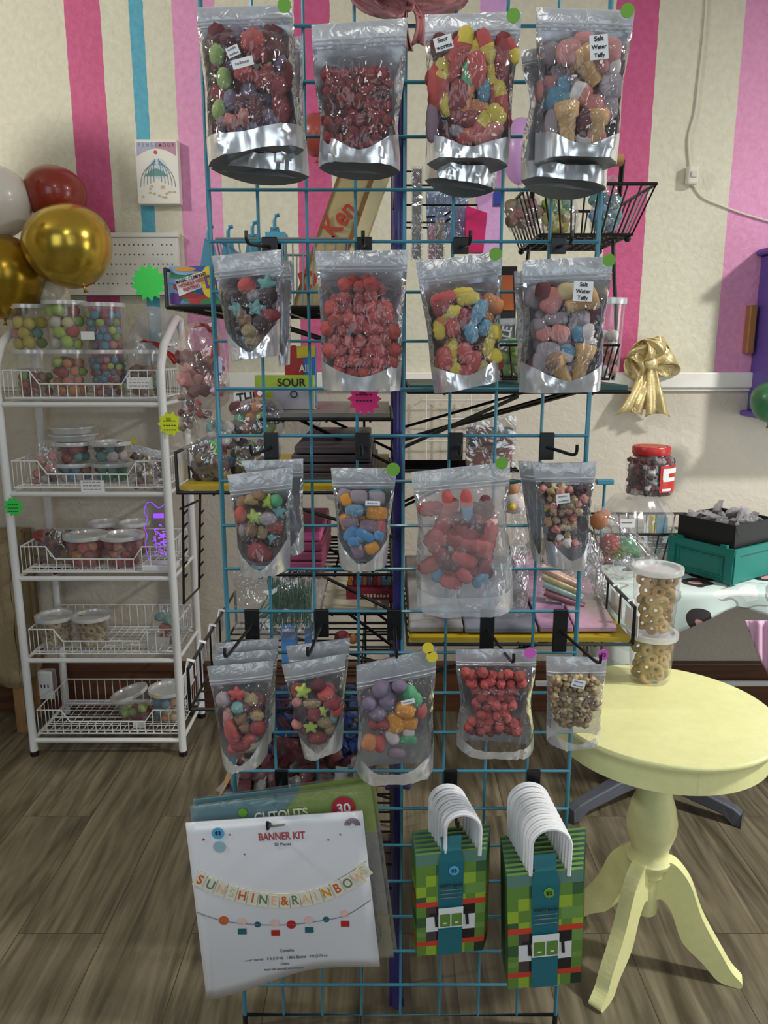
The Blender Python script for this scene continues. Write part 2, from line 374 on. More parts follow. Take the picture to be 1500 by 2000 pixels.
me = G().mat(M('ceiling_paint', (225,222,214), rough=.8)).box(-2.6, 2.9, -.2, WY, 2.7, 2.75).mesh('ceiling', Vector((0, 0, 0)), False)
cl = bpy.data.objects.new('ceiling', me); C.objects.link(cl); struct(cl)
me = G().mat(M('side_wall_paint', (176,168,150), rough=.8, bump=.3, bscale=40)).box(-2.7, -2.6, -.2, WY, 0, 2.7).mesh('wall_left', Vector((0, 0, 0)), False)
wl = bpy.data.objects.new('wall_left', me); C.objects.link(wl); struct(wl)
# chair rail
RAIL = M('rail_paint', (232,230,222), rough=.4)
zt = P(1420, 727, WY).z; zb = P(1420, 757, WY).z
g = G().mat(RAIL); g.box(-2.6, 2.9, WY-.022, WY, zb, zt); g.box(-2.6, 2.9, WY-.012, WY, zb-.012, zb)
struct(g.to('trim_1', bev=.004), 'white painted chair rail')
WOOD = M('brown_baseboard_wood', (98,62,40), rough=.45, var=.35, vscale=4, stretch=(.6, 6, 14))
zt = P(1430, 1290, WY).z
g = G().mat(WOOD); g.box(-2.6, 2.9, WY-.02, WY, 0, zt-.02); g.box(-2.6, 2.9, WY-.03, WY, zt-.03, zt)
struct(g.to('baseboard_back', bev=.004), 'tall brown wooden baseboard')
p = P(1430, 1335, WY-.04)
g = G().mat(WHITE).box(.55, 2.4, WY-.045, WY-.0301, p.z-.010, p.z+.010)
struct(g.to('trim_2', bev=.003), 'thin white strip along the brown baseboard')

# ================= wall mounted things, right =================
def jag(pts, r, mat, name, label, cat, seg=6): return tag(G().mat(mat).tube(pts, r, seg).to(name, smooth=True), label, cat)
def smoothpath(pts, n=6):
    pts = [Vector(p) for p in pts]; out = []
    for i in range(len(pts)-1):
        p0 = pts[max(0, i-1)]; p1 = pts[i]; p2 = pts[i+1]; p3 = pts[min(len(pts)-1, i+2)]
        for k in range(n):
            t = k/n; out.append(.5*((2*p1)+(p2-p0)*t+(2*p0-5*p1+4*p2-p3)*t*t+(3*p1-p0-3*p2+p3)*t**3))
    return out+[pts[-1]]
CORD = M('white_cord', (214,210,196), rough=.5)
jag(smoothpath([P(x, y, WY-.006) for x, y in ((1382,-30), (1375,70), (1366,150), (1358,220), (1345,270), (1348,325))]), .0035, CORD, 'power_cord', 'off-white cord running up the wall from the inline switch', 'cord')
jag(smoothpath([P(x, y, WY-.006) for x, y in ((1352,358), (1372,385), (1410,402), (1460,420), (1530,440))]), .003, CORD, 'power_cord', 'thin off-white cord sagging right from the inline switch', 'cord')
t = top('inline_switch', 'white inline rocker switch hanging on the striped wall', 'switch', P(1352, 360, WY-.03))
a, b = P(1345, 322, WY-.03), P(1363, 360, WY-.03)
G().mat(CORD).box(a.x, b.x, WY-.035, WY-.004, b.z, a.z).to('switch_body', t, bev=.006)
G().mat(M('switch_button', (200,196,186))).box(a.x+.008, b.x-.008, WY-.04, WY-.034, b.z+.02, a.z-.02).to('switch_button', t, bev=.002)
# purple wall cabinet (cut by the frame)
PUR = M('purple_paint', (92,72,160), rough=.45, var=.1)
a = P(1550, 472, WY-.2); bb = P(1540, 822, WY-.2)
t = top('wall_cabinet', 'purple wooden wall cabinet on the right wall behind the green balloon', 'cabinet', (a.x+.18, WY-.1, bb.z))
G().mat(PUR).box(a.x+.0, a.x+.36, WY-.18, WY-.001, bb.z+.02, a.z-.02).to('cabinet_body', t, bev=.004)
g = G().mat(PUR); g.box(a.x-.02, a.x+.39, WY-.215, WY-.001, a.z-.02, a.z+.0); g.to('top_moulding', t, bev=.008)
g = G().mat(PUR); g.box(a.x-.025, a.x+.385, WY-.21, WY-.001, bb.z, bb.z+.02); g.to('bottom_moulding', t, bev=.008)
G().mat(M('purple_panel', (116,98,196), rough=.4)).box(a.x+.025, a.x+.33, WY-.19, WY-.18, bb.z+.05, a.z-.06).to('door', t, bev=.006)
a = P(1468, 596, WY-.03); b = P(1476, 690, WY-.03)
tag(G().mat(M('gilt_edge', (168,120,70), rough=.35, metal=.4)).box(a.x-.004, a.x+.02, WY-.035, WY-.001, b.z, a.z).to('picture_frame', bev=.003), 'narrow gilt wooden frame beside the purple cabinet', 'frame')
def balloon(px, py, rpx, Y, mat, label, sx=1, sz=1.0, ang=0, knot=True):
    c = P(px, py, Y); k = (Y*CT+(H-c.z)*ST)/F; r = rpx*k
    t = top('balloon', label, 'balloon', c+Vector((0, 0, -r)), 'party balloons on the striped wall')
    g = G().mat(mat); R = Matrix.Rotation(ang, 3, 'Y')
    prof = []
    for i in range(25):
        a = PI*i/24; z = -math.cos(a); rr = math.sin(a)*(1+.06*z); prof.append((max(rr, 1e-7)*r*sx, z*r*sz if z > 0 else z*r*sz*1.12))
    g.lathe(prof, c, 40, R=R); g.to('balloon_skin', t, smooth=True)
    e = R @ Vector((0, 0, -r*sz*1.12)); e2 = R @ Vector((0, 0, -r*sz*1.12-.016))
    G().mat(mat).tube([c+e, c+e*.99+(e2-e)*.5, c+e2], [.004, .003, .008], 10).to('knot', t, smooth=True)
GOLD = M('gold_latex', (196,166,66), rough=.22, metal=.75)
RED = M('dark_red_latex', (140,44,30), rough=.3, coat=.3)
balloon(133, 478, 80, 2.38, GOLD, 'large chrome gold balloon in front of its cluster on the left', 1.05, .93, -.3)
balloon(108, 378, 57, 2.5, RED, 'dark red balloon above the large gold balloon', 1.02, .9, .2)
balloon(-8, 392, 66, 2.44, M('pearl_latex', (226,222,214), rough=.25, coat=.4), 'pearl white balloon at the left edge of the picture', 1, 1.0, .3)
balloon(10, 538, 72, 2.42, M('gold_latex_deep', (170,136,40), rough=.25, metal=.75), 'darker gold balloon lowest at the left edge', 1, 1.05, .1)
balloon(92, 565, 40, 2.52, M('clear_latex', (205,200,180), rough=.25, coat=.4), 'pale translucent balloon below the large gold balloon', 1.25, .8, .9)
balloon(1506, 783, 38, 2.38, M('green_latex', (54,112,74), rough=.35, coat=.2), 'dark green balloon in front of the purple cabinet', 1, 1.0, 0)
balloon(1016, 292, 34, 2.55, M('lilac_latex', (196,150,206), rough=.35, coat=.2), 'lilac balloon seen between the two right top-row pouches', 1.05, 1.7, 0)
balloon(618, 262, 34, 2.52, M('brick_latex', (150,66,58), rough=.35, coat=.2), 'brick red balloon peeking beside the top-row berry pouch', 1.05, 1.1, 0)
# the rest of the balloon column, left of the picture, shading the wall behind the cart
gm_ = [GOLD, RED, MC['pearl_latex'], MC['gold_latex_deep']]
random.seed(3)
for k, (x, y, z, r) in enumerate(((-1.50,1.62,2.02,.15), (-1.72,1.66,1.98,.16), (-1.92,1.7,1.86,.16), (-1.42,1.66,1.80,.14), (-1.62,1.6,1.76,.16), (-1.84,1.66,1.62,.16), (-1.46,1.64,1.56,.15), (-1.68,1.68,1.48,.15), (-1.54,1.72,1.34,.14), (-1.44,1.9,2.12,.12), (-1.36,1.86,1.92,.12))):
    q = bpy.data.objects.new('balloon', None); C.objects.link(q); q.location = (x, y, z-r); tag(q, '%s balloon of the column standing left of the picture, number %d from the top' % (['gold', 'dark red', 'pearl white', 'deep gold'][k % 4], k+1), 'balloon', 'balloon column left of the picture')
    G().mat(gm_[k % 4]).lathe([(max(1e-7, math.sin(PI*i/16))*r, -math.cos(PI*i/16)*r*(1.1 if i < 8 else 1)) for i in range(17)], (x, y, z), 24).to('balloon_skin', q, smooth=True)
# gold bow
GF = M('gold_satin', (224,204,150), rough=.34, metal=.45, bump=.5, bscale=30)
t = top('gift_bow', 'gold satin bow with long tails hanging on the wall', 'bow', P(1262, 812, 2.58))
def ribbon(rows, name, mat=GF, parent=None, th=.002): return G().mat(mat).grid(rows).to(name, parent, smooth=True, solid=th)
def loop(cx, cy, rx, ry, ang, wpx, Y, name, parent, mat=GF, dep=.04, puff=1):
    rows = []
    for i in range(25):
        a = 2*PI*i/24; rx_, ry_ = rx*math.cos(a), ry*math.sin(a)
        x = cx+rx_*math.cos(ang)-ry_*math.sin(ang); y = cy+rx_*math.sin(ang)+ry_*math.cos(ang)
        rw = []
        for j in range(7):
            u = j/6-.5; ww = wpx*(.35+.65*abs(math.cos(a/2)))*puff
            rw.append(P(x-math.sin(ang)*u*ww, y+math.cos(ang)*u*ww, Y+dep*math.sin(a)*.5+.012*math.sin(u*9+i*.7)))
        rows.append(rw)
    ribbon(rows, name, mat, parent)
loop(1247, 700, 22, 16, .5, 62, 2.58, 'bow_loop', t); loop(1293, 700, 22, 14, -.5, 66, 2.58, 'bow_loop', t); loop(1265, 682, 20, 18, 1.3, 40, 2.55, 'bow_loop', t)
def tail(pts, wpx, Y, name, parent, mat=GF, fork=True, wav=.012):
    rows = []; n = len(pts)-1
    pp = smoothpath([(x, y, 0) for x, y in pts], 5); n = len(pp)-1
    for i, q in enumerate(pp):
        t_ = i/n; ww = wpx*(.3+.7*t_)
        rw = []
        for j in range(9):
            u = j/8-.5; dd = 0
            if fork and i == n: dd = -abs(.5-abs(u))*wpx*.5
            rw.append(P(q.x+u*ww, q.y+dd, Y+wav*math.sin(u*10+t_*2)*t_+.006*math.sin(t_*7)))
        rows.append(rw)
    ribbon(rows, name, mat, parent)
tail([(1262,715), (1250,760), (1228,812)], 52, 2.58, 'ribbon_tail', t); tail([(1272,712), (1278,765), (1285,815)], 50, 2.57, 'ribbon_tail', t); tail([(1262,712), (1260,760), (1256,806)], 46, 2.60, 'ribbon_tail', t)
g = G().mat(GF).ball(P(1270, 710, 2.56), .02, 2, (1.2, .9, 1), .3); g.to('bow_knot', t, smooth=True)
# ================= left wall things =================
PEG = M('pegboard_white', (222,222,216), rough=.5)
a = P(85, 456, WY-.03); b = P(352, 577, WY-.03)
t = top('pegboard_panel', 'white perforated panel on the wall behind the gold balloon', 'panel', ((a.x+b.x)/2, WY-.02, b.z))
G().mat(PEG).box(a.x, b.x, WY-.03, WY-.001, b.z, a.z).to('panel_board', t, bev=.003)
g = G().mat(PEG).box(a.x-.004, b.x+.004, WY-.036, WY-.001, a.z-.012, a.z+.002); g.box(a.x-.004, b.x+.004, WY-.036, WY-.001, b.z, b.z+.012); g.to('panel_rim', t, bev=.002)
g = G().mat(M('peg_hole', (98,96,90)))
for i in range(26):
    for j in range(5):
        if (i*7+j*3) % 11 == 0: continue
        g.disc((a.x+.03+i*(b.x-a.x-.05)/25, WY-.0305, a.z-.035-j*(a.z-b.z-.06)/4.4), .0027, .0005, 8)
g.to('peg_hole_rows', t)
def burst(px, py, rpx, Y, mat, label, pts=10, lines=2, tape=0):
    c = P(px, py, Y); k = (Y*CT+(H-c.z)*ST)/F; r = rpx*k
    t = top('starburst_tag', label, 'price tag', c+Vector((0, 0, -r)), 'neon starburst price tags')
    G().mat(mat).disc(c, r, .0012, star=pts).to('tag_card', t)
    if tape: G().mat(LID).box(c.x-r*.3, c.x+r*.1, Y, Y+tape, c.z+r*.2, c.z+r*.5).to('tape', t)
    if lines:
        g = G().mat(INK)
        for i in range(lines):
            for j in range(5): g.box(c.x-r*.5+j*r*.2, c.x-r*.5+j*r*.2+r*.13, c.y-.0008, c.y-.0002, c.z+r*.2-i*r*.35, c.z+r*.27-i*r*.35)
        g.to('handwriting', t)
NG = M('neon_green_card', (62,214,86), rough=.6); NY = M('neon_yellow_card', (222,240,44), rough=.6); NP = M('neon_pink_card', (240,44,130), rough=.6)
burst(290, 552, 36, 2.2, NG, 'green starburst tag left of the black wire shelf', 13, 0)
burst(332, 828, 25, 2.28, NY, 'yellow starburst tag on the right post of the white cart', 10, 3, .02)
burst(26, 990, 20, 2.27, NG, 'green starburst tag on the left post of the white cart', 10, 3)
burst(712, 779, 34, 1.2632, NP, 'pink starburst tag below the second-row red candy pouch', 12, 2, .006)
# framed canvas
a = P(262, 272, WY-.035); b = P(352, 398, WY-.035)
t = top('art_canvas', 'small canvas print with arched border and looping grey lines on the left wall', 'picture', ((a.x+b.x)/2, WY-.02, b.z))
CW = M('canvas_white', (226,224,216), rough=.7)
G().mat(CW).box(a.x, b.x, WY-.035, WY-.001, b.z, a.z).to('canvas_block', t, bev=.002)
g = G(); W_, H_ = b.x-a.x, a.z-b.z; y = WY-.0358
def uv(u, v, dy=0): return Vector((a.x+u*W_, y-dy, a.z-v*H_))
gl = M('art_lilac', (168,170,196)); gm = M('art_mauve', (176,132,150)); ga = M('art_grey', (120,132,140)); gt_ = M('art_teal', (96,142,140)); gb = M('art_sky', (190,206,220)); gr = M('art_red', (190,70,60)); gy = M('art_straw', (188,176,138))
for s_, m_ in ((0, gl), (1, gm)):
    g.mat(m_); rows = []
    for i in range(9):
        u = .04+.46*s_+.46*i/8; rows.append([uv(u, .04), uv(u, .14+.14*abs(u-.5)*2*abs(u-.5)*2)])
    g.grid(rows)
g.mat(gr).disc(uv(.48, .2), .006, .0004, 12)
g.mat(gb).disc(uv(.52, .45, -.0002), .03, .0004, 20); g.mat(gt_); g.grid([[uv(.22+.5*i/8, .55-.1*math.sin(PI*i/8)), uv(.22+.5*i/8, .57)] for i in range(9)])
g.mat(ga)
for k in range(5):
    for s_ in (1, -1): g.tube([uv(.5+s_*(.06+.08*k)*math.sin(i/10*PI*.5)*1.0+s_*.03, .3+.02*k+.36*(1-math.cos(i/10*PI*.5))*1.0) for i in range(11)], .0009, 4)
g.mat(gy)
for k in range(16):
    q = uv(.12+random.random()*.76, .72+random.random()*.2); g.ball(q, .006, 1, (1, .06, .6))
g.to('print', t)
for i, ch in enumerate('FINSAMOUR'): text(ch, .016, ga if i < 5 else M('art_plum', (126,86,104)), t, uv(.1+i*.1, .09, .0005), 0, sx=.8)
# ================= white rolling wire cart (left) =================
CY0, CY1 = 2.309, 2.575; cxl, cxr = -1.095+.005, -.628
cxl = X(68, CY0, 0); cxr = X(358, CY0, 0)
SZ = [1.147, .875, .606, .333, .054]
t = top('wire_cart', 'white five-tier wire basket cart against the back wall', 'cart', ((cxl+cxr)/2, (CY0+CY1)/2, 0)); cart = t
for x in (cxl, cxr):
    pts = [(x, CY0, .012), (x, CY0, 1.2), (x, CY0+.008, 1.26), (x, CY0+.05, 1.32), (x, CY1-.06, 1.405), (x, CY1-.015, 1.40), (x, CY1, 1.35), (x, CY1, .012)]
    G().mat(WHITE).tube(pts, .0125, 10).to('side_frame', t, smooth=True)
    for y in (CY0, CY1): G().mat(BLK).lathe([(.012, 0), (.014, .002), (.014, .016), (.012, .018)], (x, y, 0), 12).to('foot_cap', t)
for z in SZ:
    G().mat(WHITE).tube([(cxl, CY0, z), (cxr, CY0, z)], .008, 8).to('front_bar', t, smooth=True)
    G().mat(WHITE).tube([(cxl, CY1, z), (cxr, CY1, z)], .008, 8).to('rear_bar', t, smooth=True)
    g = G().mat(WHITE)
    xl, xr, y0, y1 = cxl+.016, cxr-.016, CY0+.012, CY1-.012; zb = z+.018; zt = z+.10; zd = z+.060
    w_ = xr-xl
    rim = [(xl, y0, zt), (xl+w_*.17, y0, zt), (xl+w_*.23, y0, zd), (xl+w_*.77, y0, zd), (xl+w_*.83, y0, zt), (xr, y0, zt), (xr, y1, zt), (xl, y1, zt)]
    g.tube(rim, .0026, 6, closed=True); g.tube([(xl, y0, zb), (xr, y0, zb), (xr, y1, zb), (xl, y1, zb)], .0026, 6, closed=True)
    n = 17
    for i in range(n+1):
        x = xl+w_*i/n; u = i/n; q = min(max((u-.17)/.06, 0), 1)*(1 if u < .5 else 0)+(min(max((.83-u)/.06, 0), 1) if u >= .5 else 0)
        g.tube([(x, y0, zt-(zt-zd)*q), (x, y0, zb), (x, y1, zb), (x, y1, zt)], .0014, 4)
    for i in range(1, 9):
        y = y0+(y1-y0)*i/9; g.tube([(xl, y, zt), (xl, y, zb), (xr, y, zb), (xr, y, zt)], .0014, 4)
    for k in range(5):
        y = y0+(y1-y0)*(k+.5)/5; g.tube([(xl, y, zb-.003), (xr, y, zb-.003)], .002, 4)
    g.to('wire_basket', t, smooth=True)
    for x in (cxl, cxr): G().mat(WHITE).tube([(x, CY0, z), (x, CY1, z)], .006, 8).to('side_bar', t, smooth=True)
def tub(x, y, z, r, h, label, lid='clear', lay_=None, cols='RGY', kind='ball', size=.012, fillh=.75, lean=0, tilt=0, group='deli tubs of candy on the white cart', two=None, seed=0, where='', dot=None, sticker=None):
    random.seed(seed+int(abs(x)*1000)+int(z*100))
    R = Matrix.Rotation(lean, 3, 'Y') @ Matrix.Rotation(tilt, 3, 'X'); o = Vector((x, y, z))
    t = top('candy_tub', label, 'tub', o, group)
    rb = r*.78; n = [(0, .001), (rb, .001), (rb+.002, .004), (r*.97, h*.94), (r*1.02, h*.95), (r*1.02, h)]
    G().mat(TUB).lathe(n[:-0 or None], o, 32, R=R).to('tub_wall', t, smooth=True) if False else None
    g = G().mat(TUB); vs = n
    # open lathe: no top cap
    seg = 32; V = []; Fc = []
    for rr, zz in n:
        for k in range(seg):
            a = 2*PI*k/seg; V.append(R @ Vector((rr*math.cos(a), rr*math.sin(a), zz))+o)
    for i in range(len(n)-1):
        for k in range(seg): Fc.append((i*seg+k, i*seg+(k+1) % seg, (i+1)*seg+(k+1) % seg, (i+1)*seg+k))
    g.add(V, Fc); g.to('tub_wall', t, smooth=True)
    if lid != 'none':
        g = G().mat(LID if lid == 'clear' else M('white_lid', (235,236,236), rough=.35)); q = r*1.06
        g.lathe([(0, h-.004), (r*.86, h-.004), (r*.9, h+.003), (q, h+.004), (q*1.01, h-.003), (q, h-.008), (r*.99, h-.008)], o, 32, R=R); g.to('tub_lid', t, smooth=True)
    else:
        pts = [R @ Vector((r*1.03*math.cos(a), r*1.03*math.sin(a), h))+o for a in [2*PI*k/28 for k in range(28)]]
        G().mat(LID).tube(pts, .0022, 6, closed=True).to('tub_rim', t, smooth=True)
    if dot: G().mat(dot).disc(R @ Vector((-r*.3, -r*.95, h-.002))+o, .009, .001).to('price_dot', t)
    if sticker:
        c_ = R @ Vector((sticker[0]*r, -r*.93, h*sticker[1]))+o
        G().mat(PAPERW).box(c_.x-.02, c_.x+.02, c_.y-.001, c_.y, c_.z-.012, c_.z+.012).to('label_sticker', t)
    zz = size; row = 0
    while zz < h*fillh:
        rr_ = rb+(r*.93-rb)*zz/h-size*1.0
        for ring in ((rr_, 1), (rr_*.45, .6)):
            if ring[0] < size*.5: continue
            cnt = max(1, int(2*PI*ring[0]/(size*(1.55 if kind == 'ring' else 2.05))))
            for k in range(cnt):
                a = 2*PI*(k+.5*(row % 2))/cnt+random.uniform(-.1, .1)
                if math.sin(a) > .25: continue     # the hidden rear of the pile
                if ring[1] < 1 and zz < h*fillh-size*2.5: continue
                p_ = R @ Vector((ring[0]*math.cos(a), ring[0]*math.sin(a), zz+random.uniform(-.2, .2)*size))+o
                s_ = size*random.uniform(.85, 1.12)
                candy(kind, PAL[random.choice(cols)], PAL[random.choice(two)] if two and random.random() < .5 else None, p_, s_, s_, random.uniform(0, 3), where, tilt=random.uniform(-.6, .6))
        zz += size*(1.3 if kind == 'ring' else 1.75); row += 1
    return t
YD = M('yellow_dot', (228,206,60), rough=.6); BD = M('blue_dot', (90,170,214), rough=.6); GD = M('green_dot', (106,164,50), rough=.6); PD = M('pink_dot', (214,96,196), rough=.6)
s0 = SZ[0]+.021; yt = 2.42; ht = .135
def ctub(px, sh, Y, lb, **k):
    z = k.pop('z', SZ[sh]+.021); r = k.pop('r', .062); h = k.pop('h', ht)
    return tub(X(px, Y, z), Y, z, r, h, lb, **k)
ctub(73, 0, yt, 'tub of dark red candy, lower left on the top cart shelf', cols='rRNG', size=.013, fillh=.5, where='in the lower left tub on the cart top')
ctub(142, 0, yt, 'tub of orange and peach candy, second of the lower row on the cart', cols='OkOzL', size=.016, fillh=.85, where='in the orange tub on the cart top')
ctub(216, 0, yt, 'tub of pink and blue candy balls, third of the lower row on the cart', cols='prBTRVL', size=.011, fillh=.85, where='in the third lower tub on the cart top', sticker=None)
ctub(288, 0, yt, 'tub of brown and green candy behind the price card, lower right on the cart top', cols='NnNMK', size=.013, fillh=.7, r=.056, where='in the tub behind the cart top price card')
zz = s0+ht+.006
ctub(62, 0, yt, 'tub of yellow and green candy puffs, top left of the cart', z=zz, cols='YYGTkY', size=.017, fillh=.62, h=.128, where='in the top left tub', dot=YD)
ctub(133, 0, yt-.02, 'tall tub of pale and red candy puffs, top middle of the cart', z=zz, cols='qqWRLg', size=.018, fillh=.85, h=.138, where='in the top middle tub')
ctub(207, 0, yt-.01, 'tub of small multicoloured candy balls, top row right on the cart', z=zz, cols='BRTLpBGVR', size=.0125, fillh=.85, h=.132, where='in the top right tub', sticker=(-.5, .3))
# shelf 2
ctub(150, 1, 2.45, 'tub with a blue and orange mix, lower left on the second cart shelf', h=.055, cols='BOWB', size=.014, fillh=.8, where='in the lower left tub on shelf two')
ctub(222, 1, 2.45, 'tub of green candy, lower right on the second cart shelf', h=.055, cols='MMTK', size=.014, fillh=.8, where='in the lower right tub on shelf two')
ctub(146, 1, 2.45, 'tub of teal, white and red candy stacked on the second cart shelf', z=SZ[1]+.083, h=.06, cols='TWRTMr', size=.015, fillh=.8, where='in the upper left tub on shelf two')
ctub(218, 1, 2.45, 'tub of teal and dark candy stacked on the second cart shelf', z=SZ[1]+.083, h=.06, cols='TKVTW', size=.016, fillh=.8, where='in the upper right tub on shelf two')
for k, (px, py, ww) in enumerate(((140, 838, 88), (144, 852, 96))):
    p = P(px, py, 2.5); q = X(px+ww/2, 2.5, p.z)
    t2 = top('clear_container', ['flat clear container on top of the stack on the second cart shelf', 'flat clear container second from the top of the stack on the cart'][k], 'container', (p.x, 2.5, p.z-.012))
    G().mat(LID).lathe([(0, 0), (abs(q-p.x)*.8, 0), (abs(q-p.x)*.9, .018), (abs(q-p.x), .018), (abs(q-p.x), .022), (0, .022)], (p.x, 2.5, p.z-.012), 24).to('container_shell', t2, smooth=True)
# shelf 3: red tubs
ctub(172, 2, 2.40, 'front left tub of red gummy candy on the third cart shelf', h=.098, r=.066, cols='zRRO', kind='gummy', size=.015, fillh=.92, where='in the front left red tub', dot=BD)
ctub(243, 2, 2.40, 'front right tub of pinkish red gummy candy on the third cart shelf', h=.098, r=.066, cols='kRzR', kind='gummy', size=.015, fillh=.92, where='in the front right red tub')
ctub(206, 2, 2.53, 'rear left tub with red candy on the third cart shelf', h=.11, r=.05, cols='rR', kind='gummy', size=.016, fillh=.85, where='in the rear left red tub')
ctub(266, 2, 2.53, 'rear right tub with red candy on the third cart shelf', h=.11, r=.05, cols='rR', kind='gummy', size=.016, fillh=.85, where='in the rear right red tub')
# shelf 4: beige
ctub(113, 3, 2.40, 'left tub of beige snack rings on the fourth cart shelf', h=.098, r=.06, cols='nnC', kind='ring', size=.016, fillh=.88, where='in the left beige tub', dot=BD)
ctub(184, 3, 2.40, 'right tub of beige snack rings on the fourth cart shelf', h=.1, r=.06, cols='nCn', kind='ring', size=.016, fillh=.88, where='in the right beige tub')
# shelf 5: two tubs, left one leaning
ctub(272, 4, 2.42, 'leaning tub of green candy on the bottom cart shelf', h=.1, r=.06, cols='LGLr', size=.015, fillh=.6, lean=-.3, where='in the leaning tub', sticker=(.3, .0))
ctub(330, 4, 2.43, 'upright tub of orange and blue candy on the bottom cart shelf', h=.105, r=.06, cols='OBTC', size=.014, fillh=.75, where='in the upright bottom tub', dot=YD)
def pcard(px0, py0, px1, py1, Y, label, lines=3, parent=None, rot=0):
    a_, b_ = P(px0, py0, Y), P(px1, py1, Y)
    t2 = top('price_card', label, 'price card', ((a_.x+b_.x)/2, Y, b_.z), 'small white price cards')
    G().mat(PAPERW).box(a_.x, b_.x, Y-.001, Y, b_.z, a_.z).to('card', t2)
    g = G().mat(GREY); hh = a_.z-b_.z; ww = b_.x-a_.x
    for i in range(lines):
        x = a_.x+ww*.1
        while x < b_.x-ww*.2:
            l_ = ww*random.uniform(.06, .16); g.box(x, x+l_, Y-.0016, Y-.001, a_.z-hh*(i+.62)/(lines+.3), a_.z-hh*(i+.42)/(lines+.3)); x += l_+ww*.04
    g.to('print', t2); return t2
pcard(247, 737, 299, 759, 2.315, 'white price card clipped to the top basket of the cart')
pcard(157, 938, 205, 961, 2.315, 'white price card clipped to the second basket of the cart')
def cellobag(pts, Y, dep, label, name='cellophane_bag', mat=None, cat='bag', group=None, seed=0, back=True, inner=None):
    """puffy clear bag from an outline in pixels; pts clockwise from top-left"""
    n = len(pts); cx = sum(p[0] for p in pts)/n; cy = sum(p[1] for p in pts)/n
    out = smoothpath([(x, y, 0) for x, y in pts]+[(pts[0][0], pts[0][1], 0)], 4)[:-1]
    lo = min(P(x, y, Y).z for x, y in pts); t2 = top(name, label, cat, (P(cx, cy, Y).x, Y, lo), group)
    for s_ in ((1, -1) if back else (1,)):
        rows = []
        for i in range(8):
            k = i/7; rw = []
            for j, q in enumerate(out+[out[0]]):
                x = cx+(q.x-cx)*k; y = cy+(q.y-cy)*k
                d_ = dep*math.sqrt(max(0, 1-k**2.2))*(.75+.5*noise.noise(Vector((x*.03, y*.03, seed+s_))))
                rw.append(P(x, y, Y-s_*d_+.006*noise.noise(Vector((x*.06, y*.06, seed)))))
            rows.append(rw)
        G().mat(mat or WRAP).grid(rows).to('bag_front' if s_ == 1 else 'bag_back', t2, smooth=True)
    return t2
# cellophane bag behind the cart top with red ribbon
t2 = cellobag([(288,598), (322,604), (345,640), (352,700), (300,705), (258,705), (248,665), (262,630)], 2.52, .05, 'clear gift bag tied with red ribbon at the back of the cart top', mat=film('cloudy_bag', haze=.3, gloss=.1, rough=.2, bump=.8, bscale=18))
tail([(300,672), (330,690), (350,712)], 22, 2.46, 'red_ribbon', t2, M('red_ribbon', (176,30,26), rough=.4), True, .004)
tail([(330,678), (300,668), (282,668)], 18, 2.455, 'red_ribbon', t2, MC['red_ribbon'], True, .004)
# small bags on cart shelf 2 and 3, 4
t2 = cellobag([(72,862), (112,862), (108,900), (118,950), (45,945), (62,905)], 2.40, .03, 'clear bag of pink candy at the left end of the second cart shelf')
lay('gummy p 80 900 20 20;gummy p 95 915 22 20;gummy k 75 925 22 20;gummy W 90 935 20 14;gummy p 70 940 22 12;gummy p 102 890 16 18;gummy D 104 932 16 18', 2.40, 'in the clear bag on the second cart shelf')
t2 = cellobag([(256,868), (318,885), (312,905), (322,955), (258,955), (252,920), (258,895)], 2.385, .03, 'clear zip bag of beige and brown mix on the right of the second cart shelf')
G().mat(HEADER).hexa([P(256,866,2.35), P(320,882,2.35), P(318,896,2.35), P(256,880,2.35)], [P(256,866,2.352), P(320,882,2.352), P(318,896,2.352), P(256,880,2.352)]).to('zip_seal', t2)
G().mat(YD).disc(P(261, 862, 2.35), .0095, .001).to('price_dot', t2)
fill('pebble', 'nCKWnN', 262, 300, 892, 948, 13, 8, 2.385, 'in the clear zip bag on the second cart shelf')
fill('pebble', 'VKnW', 302, 324, 905, 950, 13, 8, 2.40, 'beside the clear zip bag on the second cart shelf')
t2 = cellobag([(62,1040), (128,1030), (140,1060), (150,1118), (85,1115), (70,1080)], 2.44, .035, 'clear bag of brown caramel puffs on the third cart shelf')
fill('gummy', 'DzN', 80, 140, 1048, 1108, 17, 12, 2.44, 'in the bag on the third cart shelf')
# silver bag on shelf 4
t2 = cellobag([(312,1170), (365,1175), (372,1220), (352,1275), (288,1272), (294,1215), (300,1190)], 2.40, .035, 'clear and silver pouch with teal and red candy on the fourth cart shelf')
G().mat(FOIL).hexa([P(290,1240,2.36), P(332,1246,2.36), P(328,1274,2.37), P(288,1272,2.37)], [P(290,1240,2.364), P(332,1246,2.364), P(328,1274,2.374), P(288,1272,2.374)]).to('foil_base', t2)
lay('gummy T 312 1205 20 16 10;gummy T 330 1212 22 16 40;gummy R 325 1226 28 18 20;gummy T 345 1232 16 18 0;gummy R 318 1244 14 14;gummy p 340 1250 20 16', 2.40, 'in the silver pouch on the fourth cart shelf')
